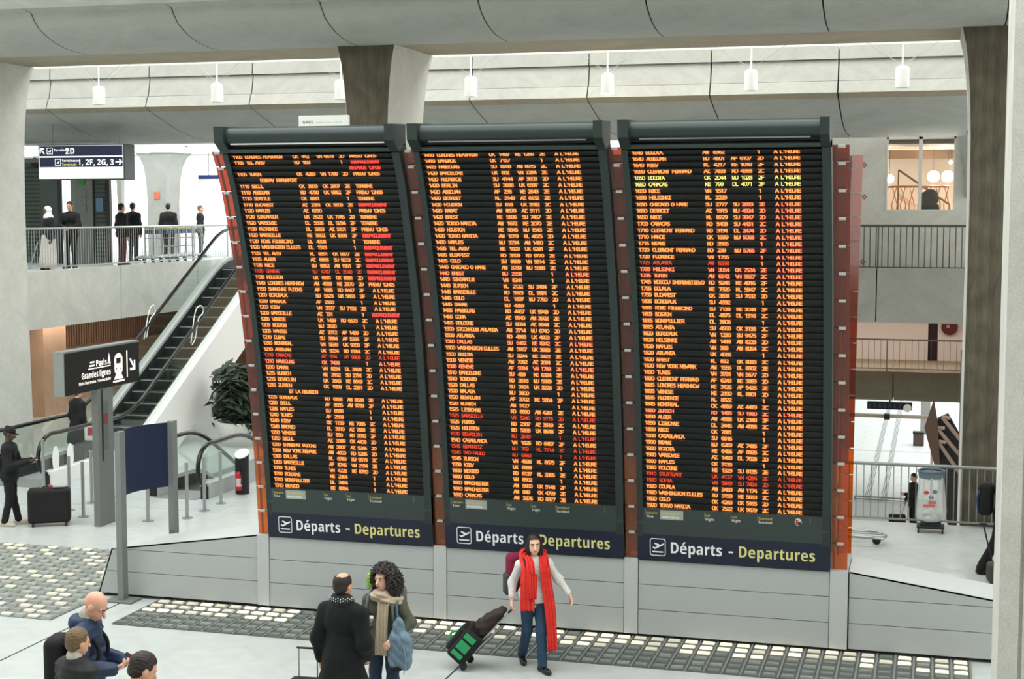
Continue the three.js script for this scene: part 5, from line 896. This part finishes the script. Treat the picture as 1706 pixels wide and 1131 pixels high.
// --- man in the black coat, seen from behind
{
  person({ label: 'balding man in a long black wool coat seen from behind', h: 1.83, bulk: 1.1, pos: [-5.74, 0, -14.12], turn: dirTurn(0.15, -1), skin: skinA, detail: 0, headScale: 1.06, shR: [-0.195, 1.425, 0], shL: [0.195, 1.425, 0], elR: [-0.27, 1.14, -0.03], wrR: [-0.2, 0.95, 0.16], elL: [0.27, 1.14, -0.04], wrL: [0.29, 0.9, 0.06], hdL: [0, -1, 0.1],
    pants: blackCloth, shoes: blackShoe, top: blackWool, hem: 0.42, skirt: 0.05, puff: 0.036, hair: hairBrown, hairStyle: 'balding', headYaw: -0.15, headPitch: 0.12, collar: blackWool });
  const n = thing('neck_scarf', 'black scarf with white dots round the neck of the man in black coat', 'scarf', [-5.74, 0, -14.12], dirTurn(0.15, -1));
  part('wrap', net([cap3(V(-0.05, 1.545, -0.02), V(0.05, 1.545, -0.02), 0.085), cap3(V(0, 1.53, 0.02), V(0, 1.53, -0.04), 0.085)], 0.01, 0.03), cloth('#191b1e'), n);
  for (let i = 0; i < 16; i++) { const a = Math.PI + i / 15 * Math.PI, r = 0.13; for (const y of [1.56, 1.585]) part('dot', new THREE.SphereGeometry(0.006, 8, 6).translate(r * 0.98 * Math.cos(a), y + (i % 2) * 0.01, -0.015 + r * 0.78 * Math.sin(a)), M.white, n); }
  const hp = V(-5.78 - 0.40, 0, -14.2), s = thing('trolley_case', 'black case with a raised steel handle beside the man in black coat', 'suitcase', [hp.x, 0, hp.z], 0.1);
  part('shell', net([box3(V(0, 0.36, 0), V(0.19, 0.31, 0.11), 0.05)], 0.014, 0.02), cloth('#15171a'), s); for (const z of [-0.1, 0.1]) { part('handle_rod', rod(V(z, 0.66, -0.05), V(z, 0.98, -0.05), 0.008), M.steel, s); part('wheel', cyl(0.04, 0.04, 0.03, 0, 0.04, 0, 14), M.black, s); s.children[s.children.length - 1].geometry = cyl(0.04, 0.04, 0.03, 0, 0, 0, 14).rotateX(Math.PI / 2).translate(z * 1.4, 0.04, -0.05); } part('grip', rod(V(-0.12, 0.98, -0.05), V(0.12, 0.98, -0.05), 0.012), M.black, s);
}
// --- woman with curly hair
{
  const pos = [-5.6, 0, -14.95], turn = -0.02, P = person({ label: 'smiling woman with dark curly hair, olive jacket and beige scarf', h: 1.71, female: true, bulk: 1.05, pos, turn, skin: skinC, lip: '#b5544e', headScale: 1.08, headYaw: -0.3, headRoll: 0.08, headPitch: 0.05,
    shR: [-0.172, 1.34, 0], shL: [0.175, 1.335, 0], elR: [-0.26, 1.12, -0.02], wrR: [-0.2, 0.93, 0.14], elL: [0.3, 1.13, 0.0], wrL: [0.17, 0.99, 0.2], hdL: [-0.5, -0.6, 0.35], hnL: [0.3, 0.3, 1], knR: [-0.1, 0.48, 0.03], anR: [-0.12, 0.085, 0], knL: [0.1, 0.48, 0.02], anL: [0.13, 0.085, 0],
    pants: jeansDark, shoes: blackShoe, top: cloth('#5b6050', 0.9), hem: 0.80, sleeve: 0.9, puff: 0.022, hair: hairCurly, hairStyle: 'curly' });
  part('scarf', [net([ell3(V(0.0, 1.43, 0.05), V(0.125, 0.055, 0.11)), ell3(V(0.07, 1.38, 0.09), V(0.12, 0.05, 0.07)), ell3(V(0.14, 1.37, 0.03), V(0.09, 0.065, 0.09)), ell3(V(-0.06, 1.41, 0.08), V(0.07, 0.05, 0.06))], 0.01, 0.025, (x, y, z) => 0.006 * Math.sin(y * 120 + x * 30)), drape([V(0.05, 1.36, 0.15), V(0.045, 1.2, 0.175), V(0.035, 1.0, 0.18), V(0.03, 0.8, 0.17)], (u) => 0.12 + 0.02 * u, 0.006, 40, 0.016)], std('#cfbfa6', 0.95, { map: clothTex, side: THREE.DoubleSide }), P.t, null, 'thick beige scarf');
  const b = thing('backpack', 'grey backpack with a lime green top behind the curly-haired woman', 'backpack', pos, turn);
  part('pack', net([box3(V(-0.02, 1.18, -0.26), V(0.16, 0.28, 0.11), 0.07)], 0.013, 0.02), cloth('#6c736d'), b); part('top_lid', net([box3(V(-0.17, 1.49, -0.24), V(0.12, 0.11, 0.09), 0.07)], 0.012, 0.02), cloth('#8fc04f'), b);
  for (const s of [-1, 1]) part('strap', tube([V(s * 0.11, 1.4, -0.17), V(s * 0.135, 1.47, -0.02), V(s * 0.145, 1.35, 0.13), V(s * 0.16, 1.1, 0.1), V(s * 0.14, 0.98, -0.18)], 0.018, 24, 6), cloth('#70777c'), b);
  part('cord', tube([V(-0.19, 1.42, -0.2), V(-0.24, 1.35, -0.05), V(-0.2, 1.28, 0.06)], 0.008, 16, 6), std('#d6d8d4', 0.6), b);
  const g = thing('shoulder_bag', 'blue grey cloth bag hanging at the side of the curly-haired woman', 'bag', pos, turn);
  part('sack', net([box3(V(0.24, 0.86, 0.16), V(0.13, 0.2, 0.075), 0.07), ell3(V(0.22, 1.08, 0.15), V(0.075, 0.14, 0.05))], 0.012, 0.05, (x, y, z) => 0.009 * Math.sin(x * 52 + y * 20) * Math.sin(y * 38)), cloth('#7893a6', 0.8), g); part('strap', tube([V(0.21, 1.16, 0.15), V(0.19, 1.35, 0.115), V(0.19, 1.45, 0.0)], 0.016, 20, 6), cloth('#5d7686'), g); part('dark_trim', net([ell3(V(0.2, 0.68, 0.2), V(0.075, 0.035, 0.05))], 0.01, 0.02), blackCloth, g);
  part('hand_strap', tube([V(0.3, 0.95, 0.24), V(0.34, 0.8, 0.25), V(0.31, 0.64, 0.24)], 0.006, 14, 5), cloth('#9fb2bd'), g);
}
// --- bald man with a phone
{
  const pos = [-7.86, 0, -12.75], turn = 1.8, P = person({ label: 'bald man in a navy quilted jacket looking down at his phone', h: 1.84, headScale: 1.14, bulk: 1.05, pos, turn, skin: std('#dca48c', 0.5), lip: '#b57767', headPitch: 0.62, headYaw: -0.15, head: [0, 1.69, 0.1], neck: [0, 1.53, 0.0],
    elR: [-0.25, 1.14, 0.02], wrR: [-0.11, 1.1, 0.29], elL: [0.26, 1.14, 0.04], wrL: [0.1, 1.12, 0.33], hdR: [0.35, 0.25, 1], hnR: [-0.5, -0.7, 0.3], hdL: [-0.3, 0.2, 1], hnL: [0.5, -0.7, 0.3], curl: 0.75,
    pants: blackCloth, shoes: blackShoe, top: cloth('#1b3355', 0.6), quilt: 0.012, puff: 0.04, hem: 0.82, collar: cloth('#c9c5bb'), hood: cloth('#1c365c', 0.6) });
  const ph = P.t.localToWorld.bind(P.t); P.t.updateMatrixWorld(true); const q = ph(V(-0.01, 1.19, 0.45));
  const m = thing('mobile_phone', 'dark phone with a bright spot held by the bald man', 'phone', [q.x, q.y, q.z], turn); const pg = rbox(0.075, 0.15, 0.012, 0.005).rotateX(-1.0); part('phone_body', pg, M.black, m); part('camera_glass', rbox(0.025, 0.025, 0.004, 0.002, 0, 0.05, -0.008).rotateX(-1.0), std('#d9dde0', 0.2), m);
  const b = thing('backpack', 'plain black backpack on the back of the bald man', 'backpack', pos, turn); part('pack', net([box3(V(0, 1.12, -0.27), V(0.17, 0.28, 0.12), 0.09)], 0.014, 0.02), blackCloth, b); for (const s of [-1, 1]) part('strap', tube([V(s * 0.12, 1.34, -0.18), V(s * 0.13, 1.46, 0.0), V(s * 0.14, 1.32, 0.16), V(s * 0.16, 1.05, 0.1), V(s * 0.15, 0.92, -0.18)], 0.02, 24, 6), blackCloth, b);
}
// --- fair-haired person in front of him, and the dark-haired man
person({ label: 'fair-haired person in a black jacket with a cream collar beside the bald man', h: 1.68, headScale: 1.15, bulk: 1.1, pos: [-7.5, 0, -12.0], turn: 2.75, skin: skinA, headYaw: -0.1, headPitch: 0.2, pants: blackCloth, shoes: blackShoe, top: cloth('#131a1c', 0.7), quilt: 0.01, puff: 0.035, hem: 0.75, collar: cloth('#ddd8cc'), hair: hairBlond, hairStyle: 'short', elR: [-0.28, 1.0, 0.03], wrR: [-0.15, 0.95, 0.22], elL: [0.28, 1.0, 0.03], wrL: [0.15, 0.95, 0.24] });
person({ label: 'dark-haired man in a black hooded jacket leaning forward', h: 1.82, headScale: 1.15, bulk: 1.08, pos: [-6.36, 0, -11.02], turn: 2.5, skin: skinA, headPitch: 0.5, headYaw: -0.1, head: [0, 1.68, 0.09], neck: [0, 1.52, 0.0], pants: blackCloth, shoes: blackShoe, top: cloth('#15181b', 0.7), puff: 0.034, hem: 0.8, hood: cloth('#191c20'), hair: std('#241a14', 0.6), hairStyle: 'short', elR: [-0.28, 1.12, 0.1], wrR: [-0.12, 1.05, 0.28], elL: [0.28, 1.12, 0.1], wrL: [0.12, 1.05, 0.3] });
// --- man with the cap and the big case by the pillar
{
  const pos = [-15.55, 0, -22.9], turn = 1.85;
  person({ label: 'man in black with a cap looking at his phone by the pale pillar', h: 1.74, bulk: 1.06, pos, turn, skin: std('#5a4034', 0.6), headPitch: 0.35, wrR: [-0.06, 1.14, 0.34], elR: [-0.24, 1.06, 0.06], wrL: [0.07, 1.14, 0.36], elL: [0.25, 1.06, 0.08], hdR: [0.2, 0.2, 1], hdL: [-0.2, 0.2, 1], hnR: [-0.4, -0.8, 0], hnL: [0.4, -0.8, 0], pants: blackCloth, shoes: std('#b9ad9a', 0.6), top: cloth('#0f1214'), puff: 0.03, hem: 0.78, hair: hairBlack, hairStyle: 'cap', cap: blackCloth, anR: [-0.1, 0.087, -0.08], anL: [0.1, 0.087, 0.1] });
  const m = thing('mobile_phone', 'pale phone in the hands of the man with the cap', 'phone', [pos[0] + 0.42, 1.2, pos[2] - 0.12], turn); part('phone_body', rbox(0.075, 0.14, 0.012, 0.005).rotateX(-0.9), std('#cfd3d4', 0.4), m); part('screen_glass', rbox(0.065, 0.125, 0.003, 0.001, 0, 0, 0.007).rotateX(-0.9), std('#20262b', 0.2), m);
  const hb = thing('shoulder_bag', 'black shoulder bag behind the man with the cap', 'bag', pos, turn); part('sack', net([box3(V(0.1, 1.0, -0.27), V(0.2, 0.2, 0.1), 0.06)], 0.016, 0.02), blackCloth, hb); part('strap', tube([V(0.1, 1.18, -0.22), V(0.0, 1.47, 0.0), V(-0.12, 1.25, 0.14)], 0.015, 18, 6), blackCloth, hb);
  const sp = gY(60, 876, 0), s = thing('large_suitcase', 'large black soft suitcase standing beside the man with the cap', 'suitcase', [sp.x + 0.2, 0, sp.z - 0.12], 0.5);
  part('shell', net([box3(V(0, 0.36, 0), V(0.36, 0.3, 0.17), 0.06)], 0.016, 0.02), cloth('#08090a', 0.8), s); part('top_handle', tube([V(-0.12, 0.65, 0), V(-0.08, 0.69, 0), V(0.08, 0.69, 0), V(0.12, 0.65, 0)], 0.012, 16, 6), M.black, s); for (const [x, z] of [[-0.28, 0.12], [0.28, 0.12], [-0.28, -0.12], [0.28, -0.12]]) part('wheel', cyl(0.035, 0.035, 0.03, 0, 0, 0, 12).rotateZ(Math.PI / 2).translate(x, 0.035, z), M.black, s);
  part('red_ribbon', rbox(0.07, 0.03, 0.06, 0.01, 0.02, 0.7, 0.0), std('#c23a4c', 0.6), s); const cb = thing('folded_cloth', 'folded grey cloth lying on the large suitcase', 'cloth', [sp.x + 0.36, 0.695, sp.z - 0.2], 0.5); part('fold', rbox(0.22, 0.035, 0.16, 0.012), std('#aab0ac', 0.8), cb);
}
// --- person in black behind the sign post at the escalator foot
{ const p = gY(118, 806, 0); const pos = [-17.7, 0, -28.6]; person({ label: 'person in black standing on the foot of the escalator behind the sign', h: 1.75, detail: 0, pos, turn: 2.6, skin: skinA, pants: blackCloth, shoes: blackShoe, top: cloth('#0c0d0f'), puff: 0.04, hem: 0.5, skirt: 0.04, hair: hairBlack, hairStyle: 'short' }); 
  const b = thing('shopping_bag', 'white and red bag held by the person on the escalator', 'bag', [-17.28, 0.62, -28.45], 0.4); part('sack', rbox(0.3, 0.36, 0.12, 0.03, 0, 0.18, 0), std('#e6dcd8', 0.7), b); part('red_print', rbox(0.16, 0.18, 0.01, 0.004, 0, 0.2, 0.06), std('#b13346', 0.6), b); part('handle', tube([V(-0.08, 0.36, 0), V(0, 0.48, 0), V(0.08, 0.36, 0)], 0.006, 12, 5), M.white, b); }
// --- walker at the pier
{
  const f = gY(1640, 956, 0), pos = [f.x + 0.24, 0, f.z + 0.0], turn = 1.45;
  person({ label: 'person in black trousers striding past the pale pier', h: 1.75, bulk: 1.05, detail: 0, pos, turn, skin: skinA, pants: blackCloth, shoes: blackShoe, top: blackCloth, puff: 0.025, hem: 0.78, hair: hairBrown, knR: [-0.07, 0.5, -0.1], anR: [-0.07, 0.1, -0.28], ftR: [0, -0.08, 1], flare: 0.02, knL: [0.07, 0.52, 0.2], anL: [0.07, 0.09, 0.3], pelvis: [0, 0.91, 0], noHand: '' });
  const b = thing('backpack', 'black and blue backpack on the person by the pale pier', 'backpack', pos, turn); part('pack', net([box3(V(0, 1.16, -0.25), V(0.16, 0.25, 0.11), 0.08)], 0.014, 0.02), blackCloth, b); part('blue_piping', tube([V(-0.13, 1.36, -0.3), V(-0.15, 1.2, -0.36), V(-0.13, 1.0, -0.35)], 0.012, 14, 6), std('#27406f', 0.6), b);
  const st = thing('walking_stick', 'thin dark stick trailing behind the striding person', 'stick', [pos[0] - 0.18, 0, pos[2] + 0.2]); part('shaft', rod(V(-0.1, 0.8, 0), V(0.1, 0.0, 0), 0.012), M.black, st); part('grip', rbox(0.12, 0.03, 0.03, 0.01, -0.1, 0.81, 0), M.black, st);
  const c = thing('small_case', 'dark grey bag on the floor before the pale pier', 'bag', [pos[0] - 0.02, 0, pos[2] + 0.5], 0.3); part('sack', net([box3(V(0, 0.16, 0), V(0.2, 0.15, 0.13), 0.06)], 0.016, 0.02), cloth('#4f4c47'), c); part('handle', tube([V(-0.08, 0.3, 0), V(0, 0.38, 0), V(0.08, 0.3, 0)], 0.01, 12, 5), M.black, c);
}
// --- man on the platform below
{
  const f = gY(1521, 887, -4), pos = [f.x, -4, f.z];
  person({ label: 'man in a dark suit standing on the platform below', h: 1.78, detail: 0, pos, turn: -1.1, skin: skinA, pants: blackCloth, shoes: blackShoe, top: blackCloth, puff: 0.025, hem: 0.75, hair: hairBrown, headPitch: 0.3, elL: [0.24, 1.14, 0.1], wrL: [0.1, 1.18, 0.32], elR: [-0.25, 1.14, 0], wrR: [-0.2, 0.95, 0.15] });
  const s = thing('cabin_case', 'brown cabin case beside the man on the platform', 'suitcase', [pos[0] - 0.46, -4, pos[2] + 0.1], 0.1); part('shell', net([box3(V(0, 0.3, 0), V(0.24, 0.24, 0.12), 0.04)], 0.016, 0.02), cloth('#352620'), s); part('handle_rod', rod(V(0.12, 0.52, 0), V(0.26, 0.98, 0), 0.012), M.steel, s); for (const x of [-0.18, 0.18]) part('wheel', cyl(0.035, 0.035, 0.03, 0, 0, 0, 12).rotateX(Math.PI / 2).translate(x, 0.035, 0.1), M.black, s);
}
// --- head and shoulders of someone seated in the lit room
{ const q = gZ(1549, 352, -42.6); person({ label: 'person with thick black hair standing inside behind the window', h: 1.7, detail: 0, cell: 0.02, pos: [q.x, 4.3, -42.6], turn: Math.PI + 0.3, skin: skinA, top: blackCloth, hair: hairBlack, hairStyle: 'curly', headScale: 1.35, pants: blackCloth, shoes: blackShoe }); }
// --- people on the mezzanine
const mz = (px, py) => gY(px, py, MEZ);
{ const p = gX(82, 443, -21.9); const R = person({ label: 'person in a white headscarf and long white robe on the mezzanine', h: 1.62, female: true, bulk: 1.15, pos: [p.x, MEZ, p.z], turn: -0.5, skin: skinD, pants: cloth('#e7e2dd'), flare: 0.05, shoes: blackShoe, top: cloth('#1b1f2b'), puff: 0.03, hem: 0.78, hair: std('#f2f0ec', 0.9), hairStyle: 'scarf', detail: 0 });
  const st = thing('walking_stick', 'pale walking stick beside the person in white headscarf', 'stick', [p.x - 0.3, MEZ, p.z + 0.1]); part('shaft', rod(V(-0.22, 0.0, 0), V(0.05, 0.72, 0), 0.016), std('#9fb0ba', 0.5), st); part('grip', rbox(0.12, 0.03, 0.03, 0.01, 0.06, 0.73, 0), M.black, st);
  part('robe_skirt', net([cap3(V(0, 0.85, 0), V(0.02, 0.2, 0.04), 0.17, 0.22)], 0.014, 0.03, (x, y, z) => 0.012 * Math.sin(Math.atan2(x, z) * 9), (x, y) => Math.max(0.09 - y, y - 0.9)), cloth('#e9e4e0'), R.t); }
const mezz = (label, px, foot, hpx, turn, o = {}) => { let p = gY(px, foot, MEZ); if (p.x > -21.75 || o.X) { p = gX(px, foot, o.X || -21.8); } return person({ label, h: 1.76, detail: 0, cell: 0.02, pos: [p.x, MEZ, p.z], turn, skin: skinA, pants: blackCloth, shoes: blackShoe, top: blackCloth, puff: 0.03, hem: 0.78, hair: hairBrown, ...o }); };
mezz('man in black looking at his hands before the grey lift', 119, 448, 120, 0.1, { headPitch: 0.3, bulk: 1.12, elR: [-0.27, 1.12, 0.06], wrR: [-0.08, 1.08, 0.24], elL: [0.27, 1.12, 0.06], wrL: [0.1, 1.06, 0.24] });
mezz('person in black with red trousers on the mezzanine near the trolleys', 204, 444, 110, 2.6, { pants: cloth('#5c1f20'), h: 1.72 });
mezz('broad man in black seen from behind beside the trolleys', 223, 446, 115, 3.0, { X: -22.9, bulk: 1.18 });
mezz('man in black standing before the flared concrete column', 282, 441, 110, 3.3, { X: -23.4, bulk: 1.2, hair: hairBlack });
mezz('person in a dark coat outlined against the bright mezzanine doors', 335, 437, 105, 1.9, { X: -23.2, h: 1.7, hair: hairBlond });
renderer.render(scene, camera);
